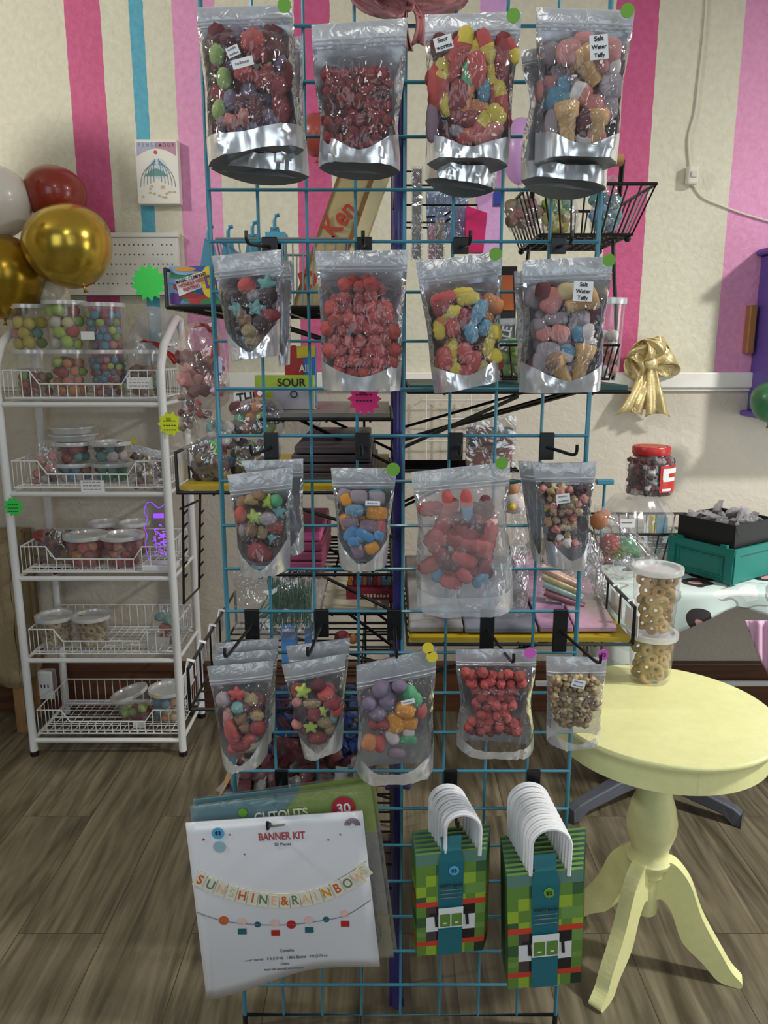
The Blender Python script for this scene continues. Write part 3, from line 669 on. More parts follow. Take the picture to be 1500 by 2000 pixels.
# acrylic sign with purple edge glow
AC = film('clear_acrylic', haze=.03, gloss=.05, rough=.05, bump=0)
GLOW = M('purple_edge_light', (150,70,240), emit=1.1); GLOW2 = M('violet_engraving', (160,88,246), emit=.8)
Ya = 2.345
out = smoothpath([P(x, y, Ya) for x, y in ((291,1094), (284,1065), (287,1045), (282,1030), (288,1012), (282,1000), (285,985), (295,981), (309,992), (323,986), (333,996), (335,1020), (335,1060), (335,1094))], 4)
t2 = top('acrylic_sign', 'heart-topped clear acrylic sign glowing purple at its edges on the third cart shelf', 'sign', P(312, 1100, Ya))
ctr = P(311, 1040, Ya); g = G().mat(AC); n = len(out); g.add(out+[ctr], [(i, (i+1) % n, n) for i in range(n)]); g.to('acrylic_plate', t2, solid=.003)
G().mat(GLOW).tube(out, .0013, 5).to('glowing_edge', t2, smooth=True)
g = G().mat(GLOW2); q0, q1 = P(299, 1003, Ya-.003), P(320, 1012, Ya-.003); g.box(q0.x, q1.x, Ya-.003, Ya-.002, q1.z, q0.z)
random.seed(5)
for i in range(60):
    x = 312+random.gauss(0, 9); y_ = 1055+random.gauss(0, 16)
    if not (293 < x < 331 and 1022 < y_ < 1088): continue
    g.tube([P(x, y_, Ya-.003), P(x+random.uniform(3, 10), y_+random.uniform(-5, 5), Ya-.003)], .0016, 4)
g.to('engraving', t2)
p = P(312, 1102, Ya); G().mat(WHITE).box(p.x-.05, p.x+.055, Ya-.03, Ya+.03, SZ[2]+.022, SZ[2]+.04).to('sign_base', t2, bev=.003)
# beyond the cart: white outlet box with bag, side stand with beige cloth
a, b = P(62, 1312, 2.58), P(106, 1366, 2.58)
t2 = top('outlet_box', 'white plastic outlet box on the baseboard behind the cart', 'outlet', ((a.x+b.x)/2, 2.6, b.z)); G().mat(WHITE).box(a.x, b.x, 2.575, 2.619, b.z, a.z).to('box_body', t2, bev=.005)
for i in range(3): G().mat(INK).box(a.x+.03+i*.012, a.x+.034+i*.012, 2.574, 2.5749, (a.z+b.z)/2-.006, (a.z+b.z)/2+.006).to('socket_slot', t2)
t2 = top('draped_stand', 'low wooden stand under a beige cloth at the left edge', 'stand', (-1.45, 2.53, 0))
CB = M('beige_cloth', (148,132,102), rough=.9, bump=.4, bscale=60)
xr_ = X(26, 2.45, .5); sz1 = H-.62
rows = [[(xr_-.35+.35*j/10+.004*math.sin(i*2.1+j), 2.44+.010*math.sin(j*2.2+i*.3), z) for j in range(11)] for i, z in enumerate([sz1+.01-(sz1-.17)*k/10 for k in range(11)])]
G().mat(CB).grid(rows).to('cloth_front', t2, smooth=True, solid=.004)
rows = [[(xr_+.008*math.sin(j*1.7), 2.44+.17*j/8, z) for j in range(9)] for z in [sz1+.01-(sz1-.17)*k/10 for k in range(11)]]
G().mat(CB).grid(rows).to('cloth_side', t2, smooth=True, solid=.004)
G().mat(CB).box(xr_-.35, xr_, 2.44, 2.61, sz1, sz1+.01).to('cloth_top', t2)
OAK = M('pale_oak', (150,116,76), rough=.5, var=.2, vscale=6, stretch=(8, 8, .6))
for x in (xr_-.32, xr_-.04):
    for y_ in (2.455, 2.57): G().mat(OAK).box(x, x+.035, y_, y_+.035, 0, sz1).to('leg', t2, bev=.004)
# ================= gridwall display =================
GY = 1.271; gx0 = X(418, GY, H+.2406)+.0; gx1 = gx0+.6096
rows_z = [H+.2406+.0762*6-.0762*k for k in range(26)]; zbot = H-1.28
gx0 = .0258-.3048+.006; gx1 = gx0+.6096
t = top('gridwall_panel', 'teal wire gridwall panel holding all the hooks and pouches', 'gridwall', ((gx0+gx1)/2, GY, zbot))
G().mat(TEAL).tube([(gx0, GY, zbot), (gx0, GY, rows_z[0]), (gx1, GY, rows_z[0]), (gx1, GY, zbot)], .0042, 8, closed=True).to('outer_frame', t, smooth=True)
g = G().mat(TEAL)
for z in rows_z: g.tube([(gx0, GY-.004, z), (gx1, GY-.004, z)], .0028, 6)
g.to('horizontal_wires', t, smooth=True)
g = G().mat(TEAL)
for i in range(1, 8): g.tube([(gx0+.0762*i, GY, zbot), (gx0+.0762*i, GY, rows_z[0])], .0028, 6)
g.to('vertical_wires', t, smooth=True)
g = G().mat(TEAL)
for x in (gx0, gx1): G().mat(BLK).tube([(x, GY, 0), (x, GY, zbot)], .005, 8).to('floor_glide', t)
# perpendicular purple-framed panel with black wires
NAVY = M('purple_blue_frame', (44,38,104), rough=.35, coat=.2)
px_ = (gx0+gx1)/2-.006
t = top('gridwall_panel', 'dark purple gridwall panel standing edge-on behind the teal one', 'gridwall', (px_, 1.6, .02))
G().mat(NAVY).tube([(px_, 1.300, .025), (px_, 1.300, 1.98), (px_, 1.88, 1.98), (px_, 1.88, .025)], .0105, 10, closed=True).to('outer_frame', t, smooth=True)
g = G().mat(BLACK)
for z in [.1+.0762*k for k in range(25)]: g.tube([(px_-.004, 1.305, z), (px_-.004, 1.875, z)], .0028, 6)
for k in range(1, 8): g.tube([(px_, 1.3+.0725*k, .03), (px_, 1.3+.0725*k, 1.97)], .0028, 6)
g.to('inner_wires', t, smooth=True)
G().mat(NAVY).tube([(px_-.02, 1.31, .5), (px_+.0, 1.29, .52), (px_+.02, 1.31, .5)], .006, 6).to('connector_clip', t, smooth=True)
G().mat(NAVY).box(px_-.015, px_+.015, 1.32, 1.86, 0, .02).to('floor_foot', t)
# rear panel parallel to the first, black wire
t = top('gridwall_panel', 'black gridwall panel at the rear of the display, seen through the teal wires', 'gridwall', (px_-.2, 1.91, .02))
rx0, rx1 = px_-.10, px_+.02
BX = M('black_grid_wire', (20,20,22), rough=.4)
rx0 = px_-.075
G().mat(BX).tube([(rx0, 1.91, .33), (rx0, 1.91, 1.2), (rx1, 1.91, 1.2), (rx1, 1.91, .33)], .0035, 6, closed=True).to('outer_frame', t, smooth=True)
g = G().mat(BX)
for z in [.33+.0508*k for k in range(17)]: g.tube([(rx0, 1.907, z), (rx1, 1.907, z)], .003, 5)
g.to('horizontal_wires', t, smooth=True)
G().mat(BX).box(rx0-.003, rx0+.003, 1.905, 1.915, 0, .33).to('leg', t); G().mat(BX).box(rx1-.003, rx1+.003, 1.905, 1.915, 0, .33).to('leg', t)
# hooks
HOOKS = []
def hook(px, py, length, label, drop=.0, plate=(26, 30), tilt=0, side=0):
    c = P(px, py, GY-.008); z = min(rows_z, key=lambda q: abs(q-c.z)); k = 1/F*(GY*CT+(H-z)*ST)
    c = Vector((c.x, GY-.008, z)); t2 = top('display_hook', label, 'hook', c+Vector((0, 0, -plate[1]*k)), 'black gridwall hooks')
    w2 = plate[0]/2*k; hh = plate[1]*k
    G().mat(BLK).box(c.x-w2, c.x+w2, c.y-.006, c.y+.0, z-hh, z+.006).to('hook_plate', t2, bev=.0015)
    z0 = z-hh*.45; s_ = side
    G().mat(BLACK).tube(smoothpath([(c.x, c.y-.005, z0), (c.x+s_*.5, c.y-length*.5, z0-.003), (c.x+s_, c.y-length, z0-.004), (c.x+s_*1.05, c.y-length-.006, z0+.012)], 4), .0028, 6).to('hook_prong', t2, smooth=True)
    return t2
rn = ['top', 'second', 'third', 'fourth', 'bottom']
for i, (x, s_) in enumerate(((545, .0), (702, 0), (928, .0), (1140, .0))):
    hook(x, -45, .11, 'black hook above the top row, number %d from the left' % (i+1), plate=(26, 24), side=s_)
for i, x in enumerate((527, 712, 900, 1090)): hook(x, 474, .085, 'black hook of the second pouch row, %s' % ('at its left end', 'above the red candy balls', 'above the red, yellow and blue puffs', 'at its right end')[i], plate=(30, 24), side=(-.02, 0, .005, .0)[i])
for i, x in enumerate((530, 708, 890, 1068)): hook(x, 853, .07, 'black hook of the third pouch row, %s' % ('at its left end', 'above the taffy blocks', 'above the red worms', 'at its right end, its prong bare')[i], plate=(28, 46), side=(-.02, 0, .0, .03)[i])
for i, x in enumerate((492, 628, 770, 952, 1095)): hook(x, 1193, .135, 'black hook of the fourth pouch row, %s' % ('at its left end', 'second from the left', 'above the orange and purple candy', 'above the small berries', 'at its right end')[i], plate=(28, (54, 50, 56, 76, 80)[i]), side=(-.018, -.01, .002, .022, .03)[i])
for i, x in enumerate((550, 880, 1042)): hook(x, 1506, .14, 'black hook of the bottom row, %s' % ('carrying the party packs', 'carrying the left paper bags', 'carrying the right paper bags')[i], plate=(26, 34), side=(-.004, .0, .012)[i])
# ================= pouches =================
def pouch(label, TL, TR, BR, BL, Y, d=.035, zipv=.16, cv=.9, ce=.74, style='foil', pinch=.05, group=None, seed=0, gus=0, stick=None, lab=None, skew=0, topc=None, pin_at=.5):
    T0, T1, B1, B0 = P(*TL, Y), P(*TR, Y), P(*BR, Y), P(*BL, Y)
    t2 = top('candy_pouch', label, 'pouch', (B0+B1)/2, group)
    def pt(s, v, dep, w=1.0):
        l_ = T0.lerp(B0, v); r_ = T1.lerp(B1, v); c_ = (l_+r_)/2; h_ = (r_-l_)/2
        nar = 1-pinch*math.exp(-((v-pin_at)/.2)**2)*(1 if v > zipv*.5 else 0)
        q = c_+h_*s*nar
        q.y = Y-dep
        return q
    def dep(s, v):
        if v < zipv: k = .004*math.sin(v/zipv*PI)
        else: u = min(1, (v-zipv)/.17); k = d*1.12*(u*u*(3-2*u))*(1-.10*max(0, (v-.85)/.15))
        q_ = Vector((s*2.6+seed, v*4.2, seed*.7))
        n_ = noise.noise(q_)*.006+(1-abs(noise.noise(Vector((s*4.5, v*5.5+s*3, seed+3)))*3.2))*.0045*(.3+.7*abs(s))
        edge = max(0, 1-abs(s)**3)
        return k*(max(0, 1-abs(s)**5))+n_*min(1, edge*2)*(1 if v > zipv else .35)
    def vb(s): return cv-(cv-ce)*abs(s)**1.5
    NS = 30; SS = [-.93+1.86*i/NS for i in range(NS+1)]
    rows = []
    for j in range(34):
        k = j/33; rows.append([pt(s, zipv+(vb(s)-zipv)*k, dep(s, zipv+(vb(s)-zipv)*k)) for s in SS])
    G().mat(FILM if style != 'frost' else film('milky_film', haze=.13, gloss=.03, rough=.14, bump=.4, bscale=24)).grid(rows).to('front_film', t2, smooth=True)
    hm = HEADER
    rows = [[pt(s, zipv*k/5, dep(s, zipv*k/5)) for s in [-1+2*i/16 for i in range(17)]] for k in range(6)]
    hd_ = G().mat(hm).grid(rows).to('pouch_header', t2, smooth=True)
    g = G().mat(hm)
    for vz in (zipv*.72, zipv*.88): g.tube([pt(-1+2*i/12, vz, dep(-1+2*i/12, vz)+.0015) for i in range(13)], .0012, 5)
    g.to('zip_seal', hd_, smooth=True)
    fm = FOIL if style == 'foil' else FROST
    g = G().mat(fm)
    rows = [[pt(s, vb(s)+(1-vb(s))*k/6, dep(s, vb(s)+(1-vb(s))*k/6)+.0004) for s in [-1+2*i/22 for i in range(23)]] for k in range(7)]
    g.grid(rows); g.to('foil_base' if style == 'foil' else 'frosted_base', t2, smooth=True)
    for s_ in (-1, 1):
        g = G().mat(SIDE); rows = []
        for k in range(21):
            v = zipv+(vb(.93)-zipv)*k/20; wdt = .05+.16*(math.sin(PI*k/20))*abs(noise.noise(Vector((k*.3, seed, s_))))
            rows.append([pt(s_*1.0, v, 0), pt(s_*(1-wdt*.5), v, dep(.97, v)*.5+.001), pt(s_*(1-wdt-.035), v, dep(.93, v)+.001)])
        g.grid(rows if s_ < 0 else [r_[::-1] for r_ in rows]); g.to('side_seal', t2, smooth=True)
    rows = [[pt(s, v, -max(0, dep(s, v))*.45-.002) for s in [-1+2*i/12 for i in range(13)]] for v in [.0+k/14 for k in range(15)]]
    G().mat(FOILB if style == 'foil' else FROST).grid(rows).to('back_foil', t2, smooth=True)
    if gus:
        rows = []
        for k in range(5):
            u = k/4; rw = []
            for i in range(19):
                s = -1+2*i/18; f_ = dep(s, 1); b_ = -max(0, f_)*.45-.002-gus*(1-s*s)
                q = pt(s, 1, f_+(b_-f_)*u); q.z += -.0+math.sin(u*PI)*.018*(1-s*s)-gus*.5*u*(1-s*s); rw.append(q)
            rows.append(rw)
        G().mat(M('gusset_foil', (140,142,146), rough=.4, metal=.7)).grid(rows).to('bottom_gusset', t2, smooth=True)
    for st in (stick or []):
        mt, x, y_, r_ = st[:4]; c_ = P(x, y_, Y-d*.4-.012); sk_ = G().mat(mt).disc(c_, r_*1/F*(Y*CT+(H-c_.z)*ST), .0012).to('price_sticker', t2, label='round %s price sticker' % ('green' if mt == GD else 'yellow' if mt == YD else 'pink' if mt == PD else 'blue'))
        if len(st) > 4: text(st[4], .0085, INK, sk_, c_+Vector((0, -.0012, 0)), 0, 'price_digits')
    for lb in (lab or []):
        x, y_, ww, hh, an, ln = lb[:6]; c_ = P(x, y_, Y-d*1.02-.007); k = 1/F*(Y*CT+(H-c_.z)*ST); R = Matrix.Rotation(math.radians(an), 3, 'Y')
        nl_ = G().mat(PAPERW).box(-ww/2*k, ww/2*k, 0, .0006, -hh/2*k, hh/2*k, R=R, o=c_).to('name_label', t2)
        for i, s_ in enumerate(ln):
            cz_ = (hh/2-hh*(i+.5)/len(ln))*k
            if s_ == '~':   # writing too blurred to read: a line of small dark marks
                g = G().mat(GREY); x_ = -ww*.36*k
                while x_ < ww*.3*k:
                    l2 = ww*k*random.uniform(.05, .12); g.box(x_, x_+l2, -.0007, -.0001, cz_-hh*k*.10/len(ln)**.5, cz_+hh*k*random.uniform(.06, .16)/len(ln)**.5, R=R, o=c_); x_ += l2+ww*k*.03
                g.to('blurred_writing', nl_)
            else: text(s_, min(hh*k/len(ln)*.85, ww*k*1.5/max(3, len(s_))), INK, nl_, c_+R @ Vector((0, -.0006, cz_)), math.radians(an), 'label_text')
    return t2
def ghost(label, TL, TR, BR, BL, Y, group, **k): return pouch(label, TL, TR, BR, BL, Y, group=group, **k)
GB = 'spare pouches hanging behind the front ones'
Y1, Y2, Y3, Y4 = 1.150, 1.180, 1.190, 1.165
# --- top row
pouch('large pouch of green, red and purple freeze-dried candy, top row far left', (383,14), (570,8), (594,292), (407,325), Y1, .045, .13, .88, .84, seed=1, gus=.012, stick=[(GD,555,10,13)], lab=[(455,100,24,18,-22,['~','~']), (474,122,40,16,-14,['~'])])
w1 = 'in the top row far left pouch'
lay('egg g 424 108 30 44 5;egg g 438 154 30 42 0;egg g 428 215 28 40 10;berry R 494 84 50 52;berry r 512 108 40 36;berry R 478 146 44 38;berry r 516 158 48 40;berry r 544 172 40 50;egg V 486 178 34 44 20;egg V 452 196 30 40 -10;gummy V 500 198 34 30;gummy k 478 226 34 46 -8;gummy k 452 240 34 30;egg V 526 230 44 32 20;gummy V 494 250 28 26;ball D 446 78 34 36;berry D 532 100 42 40;ball V 546 122 30 32;berry D 500 216 44 60;berry r 548 212 36 70;ball D 470 206 30 40;berry r 524 140 30 30;egg g 520 124 26 30;ball P 436 240 26 24;berry D 560 150 26 60;gummy P 522 258 30 24', Y1-.018, w1)
fill('berry', 'DVr', 430, 560, 75, 260, 34, 21, Y1-.002, w1)
pouch('spare pouch hanging behind the top row far left pouch', (560,75), (588,70), (604,345), (412,330), Y1+.045, .03, .13, .9, .8, seed=2, gus=.02, group=GB, pinch=.1)
pouch('large pouch of small dark red berries, second in the top row', (608,48), (796,34), (782,335), (622,328), Y1, .042, .17, .92, .76, seed=3, gus=.014, pinch=.10, pin_at=.68)
wb_ = 'in the second top row pouch'
def ins(c, top_, mid, bot): return lambda t: (c-(top_+(mid-top_)*min(1, t*2) if t < .5 else mid+(bot-mid)*(t*2-1)), c+(top_+(mid-top_)*min(1, t*2) if t < .5 else mid+(bot-mid)*(t*2-1)))
fill('berry', 'rrD', 632, 752, 146, 292, 18, 11.2, Y1-.03, wb_, inset=lambda t: (638+(8 if .4 < t < .75 else 0)+max(0, t-.8)*160, 758-max(0, t-.8)*180), jit=.3)
fill('berry', 'rDr', 634, 752, 143, 286, 18, 11.2, Y1-.012, wb_, inset=lambda t: (640+max(0, t-.8)*140, 756-max(0, t-.8)*150), jit=.3)
pouch('large pouch of multicoloured gummy worms, third in the top row', (830,28), (1020,22), (992,325), (834,320), Y1, .045, .17, .93, .82, seed=5, gus=.014, stick=[(GD,1003,30,13)], lab=[(866,84,34,24,-16,['Sour', 'worms'])])
w3 = 'in the third top row pouch'
lay('worm YR 950 92 30 66 -22;worm RY 906 90 34 70 12;worm Y 862 148 28 62 4;worm RY 966 168 30 96 -10;worm OM 912 172 30 120 12;worm OM 916 140 28 40 10;worm B 944 176 26 46 -5;worm R 890 118 32 90 15;worm Y 928 96 26 70 40;worm RY 978 190 26 70 -12;worm Y 868 200 28 56 -24;worm O 934 210 46 26 10;worm Y 968 226 36 44 -36;worm RY 938 248 30 66 36;worm RO 912 268 30 44 60;worm k 960 258 34 46 60;worm r 906 230 60 34 20;worm S 894 258 36 22 20;worm R 856 170 40 90 0;worm r 980 120 30 80 0;worm YR 1000 100 22 50 -20;worm R 930 140 40 70 0;worm r 896 190 40 60 10;worm k 940 272 40 24 10;worm P 844 240 24 70 0', Y1-.022, w3)
fill('worm', 'rzDr', 858, 985, 90, 275, 40, 17, Y1-.0, w3, asp=1.5)
pouch('spare pouch hanging behind the third top row pouch', (838,60), (1010,60), (966,372), (830,352), Y1+.05, .03, .13, .9, .86, seed=6, gus=.02, group=GB)
pouch('large pouch of wafer cups and pink and blue taffy, top row far right', (1048,14), (1240,20), (1204,322), (1044,320), Y1, .045, .14, .93, .80, seed=7, gus=.016, pinch=.07, stick=[(GD,1226,20,13)], lab=[(1170,92,34,42,-6,['Salt', 'Water', 'Taffy'])])
w4 = 'in the top row far right pouch'
lay('cone C 1146 134 54 72 -38;cone C 1107 243 50 76 -4;cone C 1165 252 46 64 3;mallow p 1112 104 50 46;mallow p 1188 104 50 54;mallow k 1190 138 30 28;mallow B 1082 194 34 46 10;mallow B 1100 168 36 26 80;mallow T 1106 192 26 22;mallow kW 1134 184 42 42 -60;mallow k 1160 204 44 34;mallow S 1192 170 46 50;mallow S 1192 210 30 40;mallow Wk 1146 272 46 34 20;mallow k 1180 222 26 30;mallow S 1076 246 26 60;mallow p 1140 80 40 30;mallow k 1172 270 24 26;mallow p 1176 130 30 30;ball D 1140 240 30 60;mallow W 1200 130 24 30', Y1-.022, w4)
fill('mallow', 'SSp', 1075, 1190, 110, 270, 40, 23, Y1-.0, w4)
pouch('spare pouch hanging behind the top row far right pouch', (1018,98), (1200,70), (1184,370), (1018,352), Y1+.05, .035, .13, .9, .86, seed=8, gus=.025, group=GB, pinch=.2, pin_at=.4)
# --- second row
pouch('medium pouch of teal stars and red and brown crunch, second row far left', (413,500), (549,487), (546,694), (452,706), Y2, .04, .22, .94, .66, seed=9, pinch=.02)
w5 = 'in the second row far left pouch'
lay('ball R 482 559 36 34;star T 521 556 38 38 10;ball S 496 577 28 26;star T 500 602 36 34 10;star T 462 602 30 34 -20;ball K 452 578 34 30;ball K 524 578 36 34;cluster N 480 626 32 30;cluster n 488 646 38 34;cluster n 494 664 34 30;ball r 528 616 40 26;ball K 478 590 26 26;ball K 508 630 30 30;cluster N 470 612 24 30', Y2-.022, w5)
fill('ball', 'KKr', 462, 530, 560, 650, 30, 16, Y2-.004, w5)
pouch('spare pouch hanging behind the second row far left pouch', (530,512), (572,508), (566,712), (546,716), Y2+.05, .022, .2, .9, .7, seed=10, group=GB)
pouch('large pouch of red candy balls, second row, second from the left', (616,490), (797,488), (782,762), (630,760), Y2, .046, .15, .90, .78, seed=11, pinch=.04)
w6 = 'in the second row red candy pouch'
fill('berry', 'RRz', 650, 768, 560, 738, 24.5, 15.5, Y2-.032, w6, inset=lambda t: (676-32*min(1, t*3)+max(0, t-.75)*90, 730+40*min(1, t*3)-max(0, t-.8)*120), jit=.25)
fill('berry', 'rzr', 650, 768, 548, 726, 24.5, 15.5, Y2-.012, w6, inset=lambda t: (690-40*min(1, t*3)+max(0, t-.75)*90, 728+36*min(1, t*3)-max(0, t-.75)*100), jit=.25)
pouch('pouch of red, yellow and blue puffs, second row, third from the left', (812,512), (980,490), (976,742), (848,768), Y2, .044, .18, .90, .78, seed=12, stick=[(GD,968,496,12)])
w7 = 'in the second row puffs pouch'
lay('worm R 866 584 26 50 72;worm Y 914 584 26 46 84;worm Y 904 574 24 44 86;worm Y 880 610 28 50 88;worm R 885 638 30 42 0;worm Y 858 644 24 40 -6;worm Y 884 688 24 46 2;worm B 934 610 28 52 30;worm B 920 648 28 44 -10;worm B 946 640 24 34 20;worm R 908 690 28 42 -10;worm Y 954 676 22 40 14;worm Y 966 696 28 30 -30;worm R 868 702 30 50 -8;worm Y 890 724 28 32 -30;worm R 924 708 28 48 20;worm R 908 728 34 30 10;worm r 862 600 34 40 0;worm O 866 624 26 30 30;worm r 906 620 30 36 20;worm R 928 732 24 30 60;worm y 940 720 26 34 40;worm Y 962 650 24 30 0', Y2-.026, w7)
fill('worm', 'zYrO', 862, 964, 590, 725, 34, 15, Y2-.006, w7, asp=1.4)
pouch('pouch of wafer cups with grey, pink and blue taffy, second row far right', (1022,508), (1198,500), (1172,762), (1014,766), Y2, .046, .17, .91, .76, seed=13, pinch=.06, stick=[(GD,1190,508,12)], lab=[(1139,569,36,36,2,['Salt', 'Water', 'Taffy'])])
w8 = 'in the second row far right pouch'
lay('mallow pk 1078 588 52 40 -60;cone C 1134 590 44 60 70;mallow S 1086 622 48 26;mallow S 1132 622 40 34;mallow S 1054 634 24 24;mallow k 1062 652 32 30 10;mallow k 1093 652 38 34 20;mallow B 1128 652 26 34 -20;mallow W 1148 648 24 32;mallow S 1070 686 48 36;mallow BW 1106 690 32 36 -160;mallow WB 1152 672 26 26 180;cone C 1136 708 42 70 12;cone C 1094 724 44 54 -35;mallow S 1054 706 28 38;mallow S 1070 716 30 26;mallow D 1060 570 30 36;mallow C 1110 570 46 34;mallow S 1120 640 22 30;ball N 1080 706 34 40', Y2-.026, w8)
fill('mallow', 'SSD', 1050, 1150, 580, 730, 38, 20, Y2-.006, w8)
pouch('spare pouch hanging behind the second row far right pouch', (1004,530), (1150,520), (1130,748), (1012,748), Y2+.05, .03, .15, .9, .8, seed=14, group=GB)
# --- third row
pouch('pouch of green stars and crunchy clusters, third row far left', (444,928), (572,912), (566,1108), (470,1116), Y3, .04, .23, .93, .66, seed=15)
w9 = 'in the third row far left pouch'
lay('star L 524 980 30 30 10;star L 496 1010 32 34 -8;cluster n 492 976 34 26;cluster N 506 968 30 24;ball R 470 1006 24 34;ball S 524 1014 36 28;star T 545 1000 26 30;ball r 538 1030 36 26;cluster N 490 1034 30 36;cluster n 512 1040 26 32;star T 532 1052 20 30;ball r 504 1078 42 40;ball r 520 1084 28 26;ball K 482 1050 24 24;ball S 476 1036 20 30;ball K 540 1058 26 22;ball M 540 978 24 26', Y3-.022, w9)
fill('ball', 'NKrN', 480, 545, 980, 1070, 30, 15, Y3-.004, w9)
pouch('spare pouch hanging behind the third row far left pouch', (470,900), (592,896), (594,1075), (560,1080), Y3+.045, .022, .2, .9, .7, seed=16, group=GB)
pouch('small pouch of blue, orange and grey taffy blocks, third row, second from the left', (646,914), (775,914), (755,1102), (664,1104), Y3, .036, .2, .93, .68, seed=17, pinch=.03, stick=[(GD,768,917,13)], lab=[(728,983,28,9,2,['~'])])
w10 = 'in the third row taffy block pouch'
lay('block S 701 970 34 26 4;block S 736 972 32 24;block o 676 976 20 24 -20;block B 692 996 36 24 2;block o 736 1002 42 26 4;block P 684 1020 34 20 -4;block P 720 1026 36 24 6;block R 744 1028 18 26;block b 686 1042 24 36 30;block b 714 1046 38 20 32;block P 698 1074 24 36 -16;block o 727 1070 28 24 -30;block b 740 1046 20 20 20;block b 690 1058 22 18;ball B 704 1052 20 20', Y3-.022, w10)
fill('block', 'SoBD', 678, 740, 970, 1060, 28, 15, Y3-.006, w10)
pouch('big frosted pouch of red and blue gummy worms in the third row', (804,922), (996,902), (1002,1184), (815,1188), Y3-.015, .045, .16, .86, .84, 'frost', seed=18, pinch=.09, pin_at=.38, stick=[(GD,980,905,12)])
w11 = 'in the third row frosted pouch'
lay('worm R 880 992 24 70 -18;worm BR 912 988 24 64 -6;worm z 900 1030 28 66 -28;worm R 890 1018 24 50 -40;worm z 894 1056 30 70 -70;worm Rz 930 1066 28 70 -86;worm R 942 1076 26 40 -60;worm R 958 1036 26 60 8;worm R 906 1092 30 56 -70;worm R 892 1118 24 44 -50;worm R 906 1122 26 40 -40;worm R 880 1136 26 46 -75;worm B 853 1118 22 40 -5;worm B 938 1132 22 38 40;worm z 862 1084 26 60 -40;worm z 850 1056 28 50 10;worm r 948 1104 24 50 20;worm D 926 1020 26 70 -40;worm z 866 1028 22 60 30;worm D 946 1000 24 50 -60;worm p 866 1052 26 30 0;worm z 956 1064 22 40 10;worm D 876 1100 26 60 -70', Y3-.026, w11)
fill('worm', 'zDz', 846, 960, 990, 1130, 34, 13, Y3-.022, w11, asp=1.8)
pouch('small pouch of pale pebble candy, third row far right', (1040,905), (1166,903), (1142,1104), (1070,1100), Y3, .036, .2, .90, .68, seed=19, pinch=.03, lab=[(1100,974,26,18,-8,['~','~'])])
w12 = 'in the third row far right pouch'
fill('pebble', 'nCNWkpK', 1064, 1136, 958, 1072, 17, 10, Y3-.024, w12, inset=lambda t: (1060+22*t, 1144-24*t), jit=.4)
fill('pebble', 'KNCpk', 1064, 1136, 955, 1066, 19, 11, Y3-.008, w12, inset=lambda t: (1062+22*t, 1140-22*t))
t_ = pouch('spare clear pouch hanging behind the pale pebble pouch', (1012,900), (1060,903), (1056,1100), (1040,1090), Y3+.045, .02, .2, .9, .7, seed=20, group=GB)
# --- fourth row
for k, (a_, b_) in enumerate(((0, 0), (1, -22), (2, -44))):
    if k: pouch('spare pouch number %d behind the fourth row far left pouch' % k if False else ['', 'spare pouch directly behind the fourth row far left pouch', 'rearmost spare pouch of the fourth row far left stack'][k], (408+6*k, 1300+b_), (536+4*k, 1290+b_), (524+6*k, 1470+b_), (440, 1480+b_), Y4+.035*k, .02, .22, .9, .7, seed=21+k, group=GB)
pouch('pouch of red candy and golden crunch, fourth row far left', (404,1302), (534,1290), (522,1474), (438,1490), Y4, .038, .20, .94, .68, seed=24)
w13 = 'in the fourth row far left pouch'
lay('star R 462 1356 34 30;ball T 464 1382 26 26;cluster n 490 1366 34 26 20;cluster n 502 1398 32 26;ball S 436 1366 30 30;ball p 446 1400 22 40;gummy R 452 1430 24 60 -14;gummy R 484 1446 40 22 -40;cluster N 470 1402 30 36;cluster N 478 1420 28 28;ball r 504 1420 32 34;ball r 470 1456 40 24;ball R 456 1462 24 22;ball D 480 1380 22 20', Y4-.022, w13)
fill('ball', 'rDS', 450, 510, 1365, 1450, 28, 15, Y4-.006, w13)
pouch('spare pouch directly behind the fourth row second pouch', (558,1262), (684,1246), (668,1460), (600,1455), Y4+.035, .022, .2, .9, .7, seed=25, group=GB)
pouch('pouch of green stars and red crunch, fourth row, second from the left', (550,1298), (676,1276), (664,1448), (592,1470), Y4, .036, .20, .93, .66, seed=26)
w14 = 'in the fourth row second pouch'
lay('star L 592 1350 32 32 8;ball R 636 1356 32 30;ball r 648 1372 36 34;cluster n 608 1374 46 22 -8;ball K 588 1392 32 34;ball r 612 1394 34 30;star L 632 1388 18 30 10;cluster n 634 1410 34 26;star L 607 1420 30 26;ball r 620 1440 40 28;ball R 656 1386 26 30;ball T 652 1400 16 26;ball k 580 1414 22 22;ball D 622 1338 30 26;cluster n 644 1424 24 22;ball k 580 1372 20 20', Y4-.022, w14)
fill('ball', 'rDrK', 586, 650, 1350, 1430, 27, 14, Y4-.006, w14)
pouch('large pouch of purple, orange and green candy, fourth row middle', (696,1300), (853,1264), (846,1500), (698,1510), Y4-.01, .042, .22, .90, .80, seed=27, stick=[(YD,836,1266,11),(YD,844,1283,11)], lab=[(797,1371,26,9,-14,['~'])])
w15 = 'in the fourth row middle pouch'
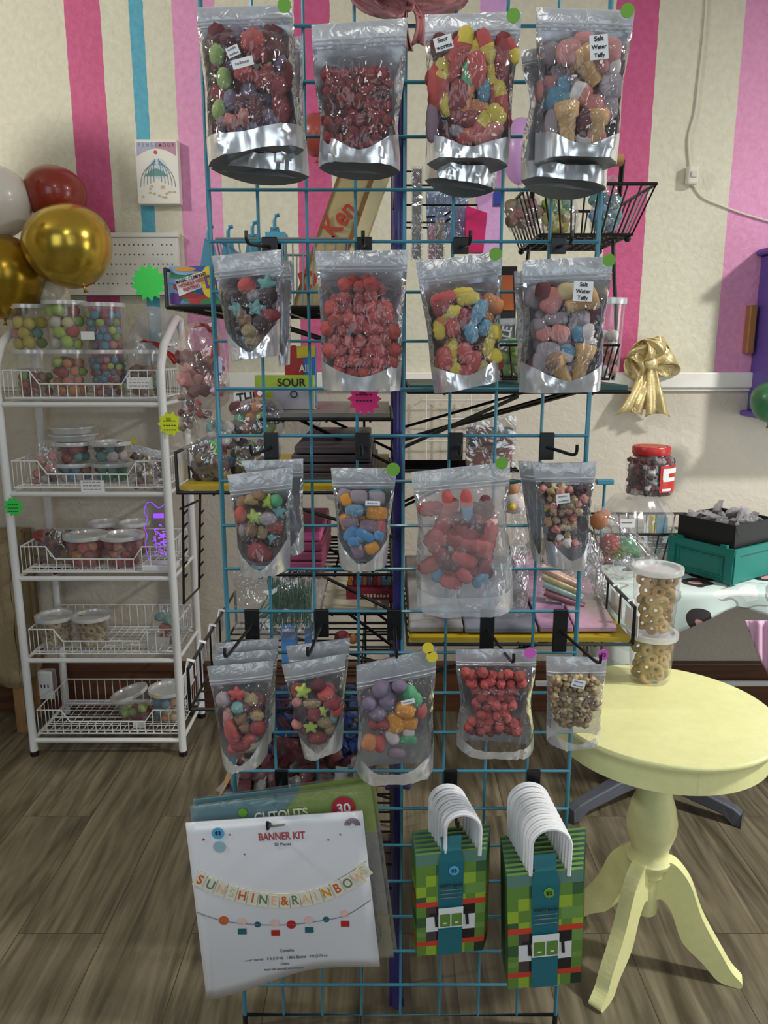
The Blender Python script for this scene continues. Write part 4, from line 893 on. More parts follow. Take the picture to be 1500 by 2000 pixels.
lay('ball V 757 1366 38 44;ball V 738 1392 36 34 20;egg V 746 1348 40 40;ball M 800 1354 30 34;ball M 812 1366 26 30;mallow o 792 1386 40 32 10;mallow o 772 1412 34 42 -14;mallow o 800 1412 32 26 10;ball R 824 1390 20 32 20;mallow W 798 1430 24 18;mallow M 798 1444 34 20 4;mallow W 766 1438 24 34 -30;egg R 742 1452 24 40 0;mallow O 722 1450 30 34 20;ball V 722 1374 30 30;ball r 748 1414 30 28;mallow P 774 1470 36 24;ball V 780 1340 30 28;ball r 730 1416 22 22', Y4-.034, w15)
pouch('small pouch of little red berries, fourth row, fourth from the left', (890,1268), (1048,1268), (1042,1462), (892,1456), Y4, .038, .17, .92, .86, seed=28, pinch=.11, pin_at=.52, stick=[(PD,1035,1276,11)])
w16 = 'in the fourth row berry pouch'
fill('berry', 'RzR', 905, 1030, 1318, 1434, 17.5, 10.5, Y4-.028, w16, inset=lambda t: (908+26*math.sin(t*PI)-6*t, 1026-26*math.sin(t*PI)+4*t), jit=.5)
fill('berry', 'zrz', 905, 1030, 1322, 1428, 17.5, 10.5, Y4-.010, w16, inset=lambda t: (912+24*math.sin(t*PI), 1022-24*math.sin(t*PI)), jit=.28)
pouch('small pouch of tan cereal crunch, fourth row far right', (1067,1282), (1186,1284), (1170,1440), (1068,1446), Y4, .034, .24, .93, .80, 'frost' if False else 'clear', seed=29, pinch=.03, stick=[(PD,1178,1279,11,'$3')], lab=[(1130,1336,26,16,12,['~','~'])])
w17 = 'in the fourth row far right pouch'
fill('pebble', 'nnCN', 1080, 1160, 1326, 1424, 11.5, 7.4, Y4-.02, w17, inset=lambda t: (1078+24*max(0, t-.6)*2, 1166-26*max(0, t-.6)*2), jit=.4)
fill('pebble', 'nNy', 1080, 1160, 1324, 1420, 13, 8, Y4-.008, w17, inset=lambda t: (1080+22*max(0, t-.6)*2, 1162-26*max(0, t-.6)*2), jit=.4)
# pink ruffled bow on the top of the post
PB = M('dusty_pink_satin', (214,150,150), rough=.4, bump=.4, bscale=30)
t = top('ribbon_bow', 'dusty pink satin bow tied to the gridwall at the top of the picture', 'bow', P(800, 60, 1.255))
loop(740, -18, 58, 26, .3, 60, 1.245, 'bow_loop', t, PB); loop(850, -16, 56, 26, -.3, 62, 1.245, 'bow_loop', t, PB); loop(770, -20, 40, 16, .1, 66, 1.235, 'bow_loop', t, PB)
tail([(806,5), (822,45), (816,92)], 30, 1.245, 'ribbon_tail', t, PB); tail([(796,5), (790,40), (802,100)], 12, 1.24, 'ribbon_tail', t, PB, False)
# ================= bottom row: party packs =================
def slab(g, pts, Y, th): 
    f = [P(x, y, Y) for x, y in pts]; return g.hexa(f, [q+Vector((0, th, 0)) for q in f])
AQ = M('aqua_card', (96,158,164), rough=.5); LM = M('lime_card', (156,184,40), rough=.5)
def pack(dx, dy, Y, label, full=True):
    t2 = top('cutouts_pack', label, 'pack', P(560+dx, 1860+dy, Y), 'aqua and lime packs of paper cutouts')
    g = G().mat(AQ); slab(g, [(372+dx,1578+dy), (582+dx,1552+dy), (470+dx,1680+dy), (380+dx,1690+dy)], Y, .003)
    g.mat(LM); slab(g, [(582+dx,1552+dy), (722+dx,1530+dy), (736+dx,1625+dy), (500+dx,1650+dy)], Y, .003)
    g.mat(M('grey_card', (150,148,146))); slab(g, [(380+dx,1690+dy), (736+dx,1625+dy), (757+dx,1776+dy), (400+dx,1800+dy)], Y, .003)
    g.mat(M('olive_card', (140,136,96))); slab(g, [(400+dx,1800+dy), (757+dx,1776+dy), (768+dx,1866+dy), (410+dx,1880+dy)], Y, .003)
    g.to('pack_card', t2)
    g = G().mat(film('pack_film', haze=.05, gloss=.12, rough=.1, bump=.4, bscale=20)); slab(g, [(370+dx,1574+dy), (724+dx,1526+dy), (770+dx,1870+dy), (408+dx,1886+dy)], Y-.002, .001); g.to('pack_film', t2)
    return t2
pack(6, -15, 1.185, 'rear pack of cutouts showing only its aqua and lime top edge')
t2 = pack(0, 0, 1.165, 'front aqua and lime pack of thirty cutouts behind the white banner kit')
text('CUTOUTS', .022, M('pale_letter', (226,228,206)), t2, P(549, 1592, 1.160), math.radians(-7), 'title_text', sx=.9)
t30 = P(671, 1578, 1.160); G().mat(M('raspberry_disc', (176,44,60))).disc(t30, .020, .0006).to('count_badge', t2); text('30', .024, PAPERW, t2, t30+Vector((0, -.0008, -.001)), math.radians(-6), 'count_text')
G().mat(GD).disc(P(474, 1588, 1.160), .0075, .0008).to('price_sticker', t2)
Yb = 1.138
t2 = top('banner_kit', 'white banner kit packet with bunting letters, hanging lowest left', 'pack', P(560, 1930, Yb))
def bk(u, v, dy=0):
    Tt = Vector((362+(708-362)*u, 1608+(1585-1608)*u, 0)); Bb = Vector((404+(742-404)*u, 1956+(1895-1956)*u-46*math.exp(-((u-.6)/.35)**2)*.55, 0)); q = Tt.lerp(Bb, v)
    return P(q.x, q.y, Yb-dy-.012*math.sin(v*PI)*(1-.4*u)+(.02*(1-u)*v**4))
def inv(px, py):
    u = v = .5
    for _ in range(12):
        Tx, Ty = 362+346*u, 1608-23*u; Bx, By = 404+338*u, 1956-61*u-46*math.exp(-((u-.6)/.35)**2)*.55
        v = (py-Ty)/(By-Ty); lx_ = 362+(404-362)*v; rx_ = 708+(742-708)*v; u = (px-lx_)/(rx_-lx_)
    return u, v
BP = M('banner_packet', (222,222,228), rough=.28, coat=.3)
G().mat(BP).grid([[bk(i/16, j/16) for i in range(17)] for j in range(17)]).to('packet_sheet', t2, smooth=True, solid=.004)
def bt(s, size, mat, u, v, ang, name='printed_text', sx=1): return text(s, size, mat, t2, bk(u, v, .0012), math.radians(ang), name, sx=sx)
bt('BANNER KIT', .019, M('rose_ink', (170,74,84)), .53, .125, -3, 'title_text', .72); bt('20 Pieces', .0075, GREY, .53, .175, -3)
OR = M('orange_ink', (200,98,50)); GRN = M('sage_ink', (104,130,106)); PCH = M('peach_ink', (226,184,156)); MU = M('mustard_ink', (206,140,44)); SG = M('pale_sage_ink', (190,196,172))
for i, ch in enumerate('SUNSHINE&RAINBOWS'):
    px__ = 391+20.6*i; py__ = 1757-40*((553-px__)/160)**2 if px__ < 553 else 1757-62*((px__-553)/170)**2
    u, v = inv(px__, py__); u = min(u, .97)
    ang = math.degrees(math.atan((80*(553-px__)/160**2) if px__ < 553 else -124*(px__-553)/170**2))-6
    q = bk(u, v); fl_ = G().mat(M('flag_cream', (226,220,200))).box(-.0085, .0085, -.0022, -.0012, -.0145, .013, R=Matrix.Rotation(math.radians(ang+6), 3, 'Y'), o=q).to('bunting_flag', t2)
    text(ch, .024, [OR, GRN, PCH, SG, OR, OR, GRN, PCH, OR, GRN, PCH, SG, MU, OR, GRN, PCH, SG][i], fl_, q+Vector((0, -.0024, -.001)), math.radians(ang+6), 'bunting_letter', sx=.85)
def strg(pts, r): g.tube([bk(*inv(x, y), .0012) for x, y in [(p_.x, p_.y) for p_ in smoothpath([(x, y, 0) for x, y in pts], 5)]], r, 4)
g = G().mat(M('twine_ink', (96,92,96))); strg([(384,1782), (437,1799), (503,1806), (568,1806), (637,1797), (680,1786), (724,1758)], .0007); strg([(386,1700), (440,1732), (500,1744), (553,1746), (620,1738), (680,1706), (716,1682)], .0004); g.to('printed_string', t2)
TI = M('teal_ink', (36,96,112)); RI = M('red_ink', (176,36,40)); PI_ = M('blush_ink', (226,190,184))
g = G()
for x, y, m_, r_ in ((437,1798,OR,.0085), (503,1806,TI,.0055), (569,1806,RI,.008), (637,1796,TI,.0055)):
    g.mat(m_).disc(bk(*inv(x, y), .0014), r_, .0005, 18)
for x, y, m_ in ((472,1802,TI), (537,1805,RI), (603,1799,TI), (673,1787,RI)):
    g.mat(PI_).disc(bk(*inv(x, y-2), .0014), .0078, .0005, 14); q = bk(*inv(x+1, y+16), .0016); g.mat(m_).box(-.0072, .0072, 0, .0006, -.007, .004, o=q)
g.mat(MC['rose_ink']).disc(bk(.09, .10, .0012), .003, .0005, 3); g.mat(GREY); [g.disc(bk(u, v, .0012), .0018, .0004, 8) for u, v in ((.24, .085), (.79, .17), (.86, .14), (.31, .21))]
g.mat(M('grape_ink', (122,100,116)))
c_ = bk(.935, .085, .0014)
for k in range(3): g.tube([c_+Vector(((.0125-.0035*k)*math.cos(a), 0, (.0125-.0035*k)*math.sin(a))) for a in [PI*j/10 for j in range(11)]], .0012, 4)
g.to('printed_motifs', t2)
sk_ = G().mat(BD).disc(bk(.175, .072, .0016), .0105, .0008).to('price_sticker', t2); text('$3', .010, INK, sk_, bk(.175, .072, .0026), 0, 'price_digits')
G().mat(M('pale_blue_dot', (150,184,196))).disc(bk(.175, .15, .0016), .0105, .0008).to('blank_sticker', t2)
bt('Contains', .0085, GREY, .48, .845, -4, sx=.8); bt('1 Letter Banner   6 ft (1.8 m)   1 Mini Banner   9 ft (2.74 m)', .0078, GREY, .46, .885, -4, sx=.8)
bt('Colors', .0068, GREY, .46, .922, -4, sx=.8); bt('Made with assorted card and yarn', .0062, GREY, .45, .95, -4, sx=.8)
g = G().mat(M('hanger_slot', (120,112,100))).tube([bk(.455, .055, .001), bk(.555, .05, .001)], .0018, 5); g.to('hanger_slot', t2)
# ================= paper gift bags with pixel pattern =================
PX = [M('pixel_%s' % n_, c_, rough=.55) for n_, c_ in (('lime', (150,178,54)), ('leaf', (98,136,56)), ('moss', (58,92,58)), ('green', (112,150,76)), ('dark', (28,52,30)), ('black', (34,28,28)), ('red', (206,64,44)), ('white', (226,226,228)), ('teal', (92,130,118)), ('brown', (74,62,60)))]
TB = M('teal_band', (30,106,118), rough=.5); HND = M('white_paper_cord', (228,228,232), rough=.75)
def pxmat(i, j, n_):   # column, half row
    rnd = random.Random(i*31+(j//2)*17+5); mid = 0 < i < n_-1
    if j < 2: return PX[8]
    if j in (9, 17): return PX[6]
    if j in (10, 11, 15, 16): return PX[9] if i == 1 else PX[5] if mid else PX[rnd.choice((1, 3))]
    if j in (12, 13, 14): return PX[7] if mid else PX[rnd.choice((2, 1, 3))]
    return PX[rnd.choice((0, 0, 1, 1, 2, 3, 4, 0))]
def giftbag(x0, x1, yt, yb, Y, label, front, hx, hr, hy, skew=0, seed=0):
    t2 = top('paper_gift_bag', label, 'gift bag', P((x0+x1)/2, yb, Y), 'pixel-patterned paper gift bags')
    A, B, Cc, D = P(x0, yt, Y), P(x1, yt-(x1-x0)*.10, Y), P(x1-6, yb-(x1-x0)*.09, Y), P(x0+2, yb, Y)
    NC, NR = 7, 20; g = G()
    def q(u, v, dy=0): p_ = A.lerp(B, u).lerp(D.lerp(Cc, u), v); return p_+Vector((0, -dy-.004*math.sin(v*PI), 0))
    for j in range(NR):
        for i in range(NC):
            v0, v1 = j/NR, (j+1)/NR
            g.mat(pxmat(i, j, NC)); a_ = [q(i/NC, v0), q((i+1)/NC, v0), q((i+1)/NC, v1), q(i/NC, v1)]
            g.add(a_, [(3, 2, 1, 0)])
    th = Vector((0, .006, 0)); g.mat(PX[3]); g.add([q(0, 0)+th, q(1, 0)+th, q(1, 1)+th, q(0, 1)+th, q(0, 0), q(1, 0), q(1, 1), q(0, 1)], [(0,1,2,3), (4,5,1,0), (6,7,3,2)]); g.mat(PX[2]); g.add([q(0, 0)+th, q(0, 1)+th, q(0, 0), q(0, 1), q(1, 0)+th, q(1, 1)+th, q(1, 0), q(1, 1)], [(0, 1, 3, 2), (5, 4, 6, 7)])
    g.to('bag_body', t2)
    k = 1/F*(Y*CT+(H-A.z)*ST)
    c0 = P(hx, hy, Y); r = hr*k; zb = (q(.5, 0)).z-.004
    for off in (-.001, .006):
        pts = [Vector((c0.x-r*.98, Y+off, zb))]+[Vector((c0.x-r*math.cos(a), Y+off, c0.z-r+r*math.sin(a))) for a in [PI*j/14 for j in range(15)]]+[Vector((c0.x+r*.98, Y+off, zb))]
        G().mat(HND).tube(pts, .0032, 7).to('twisted_handle', t2, smooth=True)
    if front:
        wv = .18; u0, u1 = .5-wv, .5+wv
        g = G().mat(TB); g.grid([[q(u0+.03, -.14, -.004), q(u1-.03, -.14, -.004)], [q(u0+.04, -.03, .004), q(u1-.04, -.03, .004)], [q(u0, .08, .004), q(u1, .08, .004)], [q(u0-.005, .99, .004), q(u1-.01, .99, .004)]]); g.to('teal_band', t2, solid=.0006)
        g = G().mat(PAPERW); g.grid([[q(u0, .50, .0052), q(u1, .50, .0052)], [q(u0, .70, .0052), q(u1, .70, .0052)]])
        for u in (u0+.02, u0+.19): g.mat(PX[1]); g.grid([[q(u, .56, .006), q(u+.15, .56, .006)], [q(u, .685, .006), q(u+.15, .685, .006)]]); g.mat(PX[7]); g.grid([[q(u+.05, .64, .0066), q(u+.1, .64, .0066)], [q(u+.05, .655, .0066), q(u+.1, .655, .0066)]])
        g.mat(GREY)
        for v in (.325, .36, .40): g.grid([[q(u0+.03, v, .0052), q(u1-.03, v, .0052)], [q(u0+.03, v+.008, .0052), q(u1-.03, v+.008, .0052)]])
        g.to('band_print', t2)
        text('KRAFT BAGS', .0075, INK, t2, q(.5, .285, .006), math.radians(-5), 'band_text', sx=.9)
        c_ = q(.54, .15, .006); sk_ = G().mat(front).disc(c_, .0085, .0008).to('price_sticker', t2); text('$3', .009, INK, sk_, c_+Vector((0, -.001, 0)), math.radians(-6), 'price_digits')
        for u in (.29, .74): text('T', .036, PX[5], t2, q(u, .64, .0012), math.radians(-5), 'printed_letter')
    return t2
N1, N2 = 6, 9
for k in range(N1-1, -1, -1):
    giftbag(812-1.5*k, 950+1.5*k, 1672-9*k, 1868-5*k, 1.13+.018*k, ['frontmost bag of the left stack of pixel-patterned gift bags', 'bag second from the front in the left stack of gift bags', 'bag third from the front in the left stack of gift bags', 'bag fourth from the front in the left stack of gift bags', 'bag fifth from the front in the left stack of gift bags', 'rearmost bag in the left stack of gift bags'][k], BD if k == 0 else None, 905-6.0*k, 34, 1590-10.5*k)
od = ['frontmost', 'second from front', 'third from front', 'fourth from front', 'fifth from front', 'sixth from front', 'seventh from front', 'eighth from front', 'rearmost']
for k in range(N2-1, -1, -1):
    giftbag(990-1.5*k, 1140+.5*k, 1712-9.5*k, 1932-8*k, 1.075+.02*k, 'pixel-patterned gift bag, %s in the right stack' % od[k], GD if k == 0 else None, 1078-5.4*k, 38, 1618-10.5*k)
# ================= shelves on the purple panel =================
YB = M('yellow_board', (176,150,34), rough=.5); DG = M('dark_green_board', (24,74,72), rough=.45)
pxw = px_
def shelf(x0, x1, y0, y1, z, rim, label, board=None, slats=12, cards=(), nearx=None, both=False):
    t2 = top('wire_shelf', label, 'shelf', ((x0+x1)/2, (y0+y1)/2, z))
    out = x0 if abs(x0-pxw) > abs(x1-pxw) else x1
    g = G().mat(BLACK); g.tube([(x0, y0, z), (x1, y0, z), (x1, y1, z), (x0, y1, z)], .0038, 6, closed=True)
    g.to('shelf_frame', t2, smooth=True)
    g = G().mat(BLACK)
    for i in range(1, slats): y = y0+(y1-y0)*i/slats; g.tube([(x0, y, z), (x1, y, z)], .0026, 5)
    for k in range(3): x = x0+(x1-x0)*(k+.5)/3; g.tube([(x, y0, z-.004), (x, y1, z-.004)], .0026, 5)
    g.to('shelf_slats', t2, smooth=True)
    g = G().mat(BLACK)
    if rim:
        g.tube([(out, y0, z), (out, y0, z+rim), (out, y1, z+rim), (out, y1, z)], .0036, 6)
        for k in range(1, 5): y = y0+(y1-y0)*k/5; g.tube([(out, y, z), (out, y, z+rim)], .0024, 5)
        g.to('end_rim', t2, smooth=True)
    for y in (y0+.05, y1-.05): G().mat(BLACK).tube([(pxw, y, z-.10), (pxw+(out-pxw)*.75, y, z-.003)], .0036, 6).to('support_brace', t2, smooth=True)
    if board: G().mat(board).box(min(x0, x1)+.004, max(x0, x1)-.004, y0+.002, y1-.004, z+.004, z+.013).to('shelf_board', t2)
    return t2
lx = -.385*1.0
sa = shelf(lx, pxw-.01, 1.41, 1.86, H+.072, .065, 'upper left black wire shelf holding the toy boxes')
G().mat(LID).box(lx-.004, lx-.001, 1.42, 1.60, H+.078, H+.13).to('label_holder', sa)
sb = shelf(lx, pxw-.01, 1.41, 1.86, H-.263, .075, 'middle left black wire shelf with a yellow board', YB)
G().mat(LID).box(lx-.004, lx-.001, 1.42, 1.50, H-.25, H-.19).to('label_holder', sb)
sm = shelf(-.24, pxw-.01, 1.5, 1.84, H-.135, 0, 'short black wire shelf behind the left half of the grid', M('grey_board', (110,106,104), rough=.4))
scs = shelf(lx, pxw-.01, 1.41, 1.9, H-.700, .085, 'lower left black wire shelf with price holders on its rim')
for k, y in enumerate((1.40, 1.50, 1.60, 1.70)):
    c_ = top('price_holder', ['nearest white price holder on the lower left shelf rim', 'second white price holder on the lower left shelf rim', 'third white price holder on the lower left shelf rim', 'farthest white price holder on the lower left shelf rim'][k], 'price holder', (lx-.006, y+.04, H-.665), 'white clip-on price holders')
    G().mat(WHITE).box(lx-.011, lx-.009, y+.005, y+.085, H-.672, H-.628).to('holder_plate', c_, bev=.001)
    G().mat(WHITE).tube([(lx-.01, y+.04, H-.63), (lx-.006, y+.04, H-.608), (lx+.006, y+.04, H-.612)], .004, 6).to('clip', c_, smooth=True)
sd = shelf(lx+.02, pxw-.01, 1.41, 1.85, .262, .0, 'lowest left black wire shelf carrying the candy box')
rr = .484
sr = shelf(pxw+.02, rr, 1.41, 1.86, H-.563, .075, 'lower right black wire shelf with a yellow board', YB)
for k, y in enumerate((1.40, 1.50)):
    c_ = top('price_holder', ['nearest white price holder on the right shelf rim', 'rear white price holder on the right shelf rim'][k], 'price holder', (rr+.006, y+.04, H-.545), 'white clip-on price holders')
    G().mat(WHITE).box(rr+.006, rr+.008, y+.005, y+.085, H-.548, H-.505).to('holder_plate', c_, bev=.001)
    G().mat(WHITE).tube([(rr+.007, y+.04, H-.506), (rr+.004, y+.04, H-.482), (rr-.004, y+.04, H-.486)], .004, 6).to('clip', c_, smooth=True)
sg = shelf(pxw+.02, .475, 1.50, 1.82, H-.082, 0, 'upper right shelf with a dark green edge and long diagonal braces', DG)
for y, xo in ((1.5, .26), (1.62, .40)): G().mat(BLACK).tube([(pxw+.01, y, H-.19), (xo, y, H-.09)], .004, 6).to('long_brace', sg, smooth=True)
# --- things on the upper left shelf
def boxT(px0, py0, px1, py1, Y, dep, mat, name, label, cat, rot=0, tex=None, z=None, bev=.001):
    """upright box seen at front face; bottom sits on z when given"""
    a_ = P(px0, py0, Y); b_ = P(px1, py1, Y); zb_ = b_.z if z is None else z
    t2 = top(name, label, cat, ((a_.x+b_.x)/2, Y+dep/2, zb_))
    G().mat(mat).box(a_.x, b_.x, Y, Y+dep, zb_, a_.z).to('box_body', t2, bev=bev)
    return t2, a_, b_, zb_
MUL = [M('art_%s' % n, c, rough=.5) for n, c in (('crimson', (190,50,48)), ('ultramarine', (52,84,168)), ('emerald', (70,140,80)), ('amber', (220,150,50)), ('skyblue', (132,170,214)), ('violet', (104,60,140)))]
def speckle(g, f, cols, n, seed, s0=.12, s1=.3):
    rnd = random.Random(seed)
    for i in range(n):
        u, v = rnd.random(), rnd.random(); a_, b_ = rnd.uniform(s0, s1), rnd.uniform(s0*.5, s1*.6); g.mat(cols[i % len(cols)])
        m_ = [f(min(1, max(0, u+a_*math.cos(t))), min(1, max(0, v+b_*math.sin(t))), .0003+.00008*i) for t in [2*PI*k/9 for k in range(9)]]
        g.add(m_, [tuple(range(9))])
t2, a_, b_, zb_ = boxT(330, 520, 432, 593, 1.43, .09, MUL[4], 'toy_box', 'colourful toy box with a yellow letter D on the upper left shelf', 'box', z=H+.079)
g = G(); fa = lambda u, v, dy=0: Vector((a_.x+(b_.x-a_.x)*u, 1.43-dy, a_.z+(zb_-a_.z)*v)); speckle(g, fa, MUL, 26, 3)
g.mat(PAPERW).add([fa(.12, .38, .004), fa(.72, .12, .004), fa(.75, .52, .004), fa(.18, .80, .004)], [(0, 1, 2, 3)])
g.mat(M('letter_yellow', (232,206,40))).add([fa(.78+.15*math.cos(t), .42+.42*math.sin(t), .0045) for t in [2*PI*k/16 for k in range(16)]], [tuple(range(16))])
g.to('box_art', t2); text('D', .03, MUL[5], t2, fa(.82, .42, .006), math.radians(-10), 'cover_letter')
for i, s_ in enumerate(('MAGIC COMPANY', 'WONDER NEST', 'PAINTING')): text(s_, .0085, [INK, MUL[0], MUL[0]][i], t2, fa(.44, .32+.13*i, .006), math.radians(-16), 'cover_text', sx=.8)
# teal caddy with pronged tops and grey wire basket
t2 = top('wire_bin', 'grey wire bin standing on the upper left shelf behind the toy box', 'basket', (-.2, 1.68, H+.078))
def wirebin(t2, x0, x1, y0, y1, z0, z1, fl, mat, n=9, m=5, r=.0016, rr_=.003):
    g = G().mat(mat)
    tp = [(x0-fl, y0-fl, z1), (x1+fl, y0-fl, z1), (x1+fl, y1+fl, z1), (x0-fl, y1+fl, z1)]; bt_ = [(x0, y0, z0), (x1, y0, z0), (x1, y1, z0), (x0, y1, z0)]
    g.tube(tp, rr_, 6, closed=True); g.tube(bt_, rr_*.8, 6, closed=True); g.to('basket_rim', t2, smooth=True)
    g = G().mat(mat)
    for i in range(n+1):
        u = i/n
        for (ya, yb_) in ((y0-fl, y0), (y1+fl, y1)): g.tube([(x0-fl+(x1-x0+2*fl)*u, ya, z1), (x0+(x1-x0)*u, yb_, z0)], r, 4)
        g.tube([(x0+(x1-x0)*u, y0, z0), (x0+(x1-x0)*u, y1, z0)], r, 4)
    for i in range(m+1):
        u = i/m
        for (xa, xb_) in ((x0-fl, x0), (x1+fl, x1)): g.tube([(xa, y0-fl+(y1-y0+2*fl)*u, z1), (xb_, y0+(y1-y0)*u, z0)], r, 4)
        g.tube([(x0, y0+(y1-y0)*u, z0), (x1, y0+(y1-y0)*u, z0)], r, 4)
    g.to('basket_wires', t2, smooth=True)
wirebin(t2, -.30, -.09, 1.56, 1.78, H+.08, H+.205, .02, M('grey_wire', (120,130,138), rough=.4), 12, 8)
TC = M('teal_plastic', (64,134,160), rough=.4)
for k, (x, y_) in enumerate(((412, 500), (450, 500), (497, 492), (540, 478))):
    Yk = 1.6; c_ = P(x, y_+22, Yk); t2 = top('teal_sign_peg', ['leftmost teal pronged card standing in the wire bin', 'second teal pronged card standing in the wire bin', 'third teal pronged card standing in the wire bin', 'rightmost teal pronged card standing in the wire bin'][k], 'card', c_, 'teal pronged cards in the wire bin')
    hh = .055
    g = G().mat(TC).hexa([c_+Vector((-.010, 0, hh)), c_+Vector((.006, 0, hh)), c_+Vector((.016, 0, 0)), c_+Vector((-.022, 0, 0))], [c_+Vector((-.010, .003, hh)), c_+Vector((.006, .003, hh)), c_+Vector((.016, .003, 0)), c_+Vector((-.022, .003, 0))]); g.to('card_sheet', t2)
    G().mat(TC).tube(smoothpath([c_+Vector((-.002, 0, hh-.004)), c_+Vector((-.001, 0, hh+.018)), c_+Vector((.008, 0, hh+.022))], 3), .004, 6).to('prong', t2, smooth=True)
a_ = P(530, 446, 1.62); G1 = TC
t2, a_, b_, zb_ = boxT(520, 455, 556, 520, 1.6, .05, TC, 'teal_box', 'small teal box at the right end of the wire bin', 'box', z=H+.083)
G().mat(M('teal_lid', (84,160,190), rough=.4)).box(a_.x-.002, b_.x+.002, 1.598, 1.652, a_.z-.012, a_.z+.002).to('box_lid', t2)
# long tan candy box lettered in red leaning behind the grid
Yd = 1.60
t2 = top('candy_box', 'long tan box lettered in red script leaning diagonally behind the grid', 'box', P(600, 600, Yd))
KR = M('kraft_tan', (188,168,120), rough=.6, var=.12, vscale=9); KB = M('kraft_brown_edge', (132,92,46), rough=.6); KC = M('kraft_cream', (214,200,160), rough=.6)
def dd(u, v, dy=0): return P(*[(1-v)*((1-u)*a0+u*a1)+v*((1-u)*b0+u*b1) for a0, a1, b0, b1 in ((668, 762, 568, 664), (318, 335, 604, 618))], Yd-dy)
fr = [dd(0, 0), dd(1, 0), dd(1, 1), dd(0, 1)]; G().mat(KR).hexa(fr, [q+Vector((.0, .05, 0)) for q in fr]).to('box_body', t2)
g = G().mat(KB); g.add([dd(0, 0, .001), dd(.06, 0, .001), dd(.06, 1, .001), dd(0, 1, .001)], [(3,2,1,0)]); g.add([dd(.64, 0, .001), dd(.74, 0, .001), dd(.74, 1, .001), dd(.64, 1, .001)], [(3,2,1,0)])
g.mat(KC); g.add([dd(.74, 0, .001), dd(1, 0, .001), dd(1, 1, .001), dd(.74, 1, .001)], [(3,2,1,0)]); g.to('box_bands', t2)
RS = M('red_script', (176,56,36))
text('Ken', .055, RS, t2, P(663, 428, Yd-.003), math.radians(-47), 'script_text', sx=.8); text('-', .05, INK, t2, P(645, 466, Yd-.003), math.radians(-60), 'script_dash'); text('D', .05, RS, t2, P(602, 548, Yd-.003), math.radians(-20), 'script_text')
# clear bag with a pink ribbon, caramel bag and cotton / lollipop bags at the left of the grid
t2 = cellobag([(385,628), (425,622), (440,690), (448,780), (400,800), (352,760), (345,690), (360,640)], 1.56, .05, 'clear gift bag of pink candy with a dusty pink ribbon left of the grid', mat=film('rosy_bag', haze=.16, gloss=.12, rough=.12, bump=.8, bscale=18, hazecol=(224,190,190)))
tail([(392,632), (418,650), (420,700)], 20, 1.49, 'pink_ribbon', t2, M('salmon_ribbon', (196,100,90), rough=.45), True, .004); tail([(380,640), (400,636), (415,650)], 14, 1.49, 'pink_ribbon', t2, MC['salmon_ribbon'], False, .004)
fill('gummy', 'pkD', 362, 432, 700, 775, 24, 15, 1.56, 'in the gift bag with the pink ribbon')
pr = top('price_card', 'pale lilac price card hanging beside the teal frame', 'price card', P(426, 728, 1.45)); a_, b_ = P(418, 696, 1.45), P(434, 728, 1.45); G().mat(M('lilac_card', (190,190,226))).box(a_.x, b_.x, 1.449, 1.451, b_.z, a_.z).to('card', pr)
t2 = cellobag([(346,762), (366,770), (422,812), (406,826), (352,790)], 1.47, .016, 'upper clear packet of brown caramel crunch left of the grid', seed=2); fill('pebble', 'NDz', 360, 406, 776, 812, 13, 9, 1.47, 'in the upper caramel packet', inset=lambda t: (356+30*t, 376+34*t))
t2 = cellobag([(348,800), (384,806), (390,838), (378,850), (352,836)], 1.5, .02, 'lower clear packet of brown caramel crunch left of the grid', seed=3); fill('pebble', 'NDn', 356, 380, 808, 840, 13, 9, 1.5, 'in the lower caramel packet')
t2 = cellobag([(340,868), (400,850), (440,880), (446,944), (398,944), (372,915)], 1.47, .03, 'clear bag of dark and brown candy with a green tie on the middle left shelf', seed=4); fill('gummy', 'KNDK', 380, 436, 880, 935, 18, 12, 1.47, 'in the dark candy bag')
g = G().mat(M('green_tie', (110,200,90))); g.tube([P(412, 862, 1.43), P(424, 872, 1.43), P(420, 884, 1.43)], .003, 5); g.tube([P(432, 864, 1.43), P(424, 872, 1.43), P(430, 886, 1.43)], .003, 5); g.to('green_tie', t2, smooth=True)
t2 = cellobag([(400,842), (414,822), (440,822), (462,850), (455,885), (412,880)], 1.50, .03, 'small clear bag of white cotton puffs left of the grid', seed=5); fill('ball', 'WWT', 412, 450, 834, 872, 17, 12, 1.5, 'in the bag of white cotton puffs')
# clutter between grid and shelf: bag of coloured balls
t2 = cellobag([(452,800), (500,775), (548,790), (552,845), (500,852), (452,848)], 1.52, .03, 'clear bag of green, dark and orange candy behind the left grid cells', seed=6)
fill('ball', 'GMKOPDV', 458, 545, 796, 846, 22, 14, 1.53, 'in the clear bag behind the left grid cells')
t2 = cellobag([(446,862), (540,858), (546,900), (520,925), (452,925)], 1.50, .025, 'bag of dark and blue wrapped sweets on the middle left shelf', seed=7)
fill('pebble', 'KVbKG', 452, 536, 868, 920, 19, 12, 1.5, 'in the bag of dark wrapped sweets')
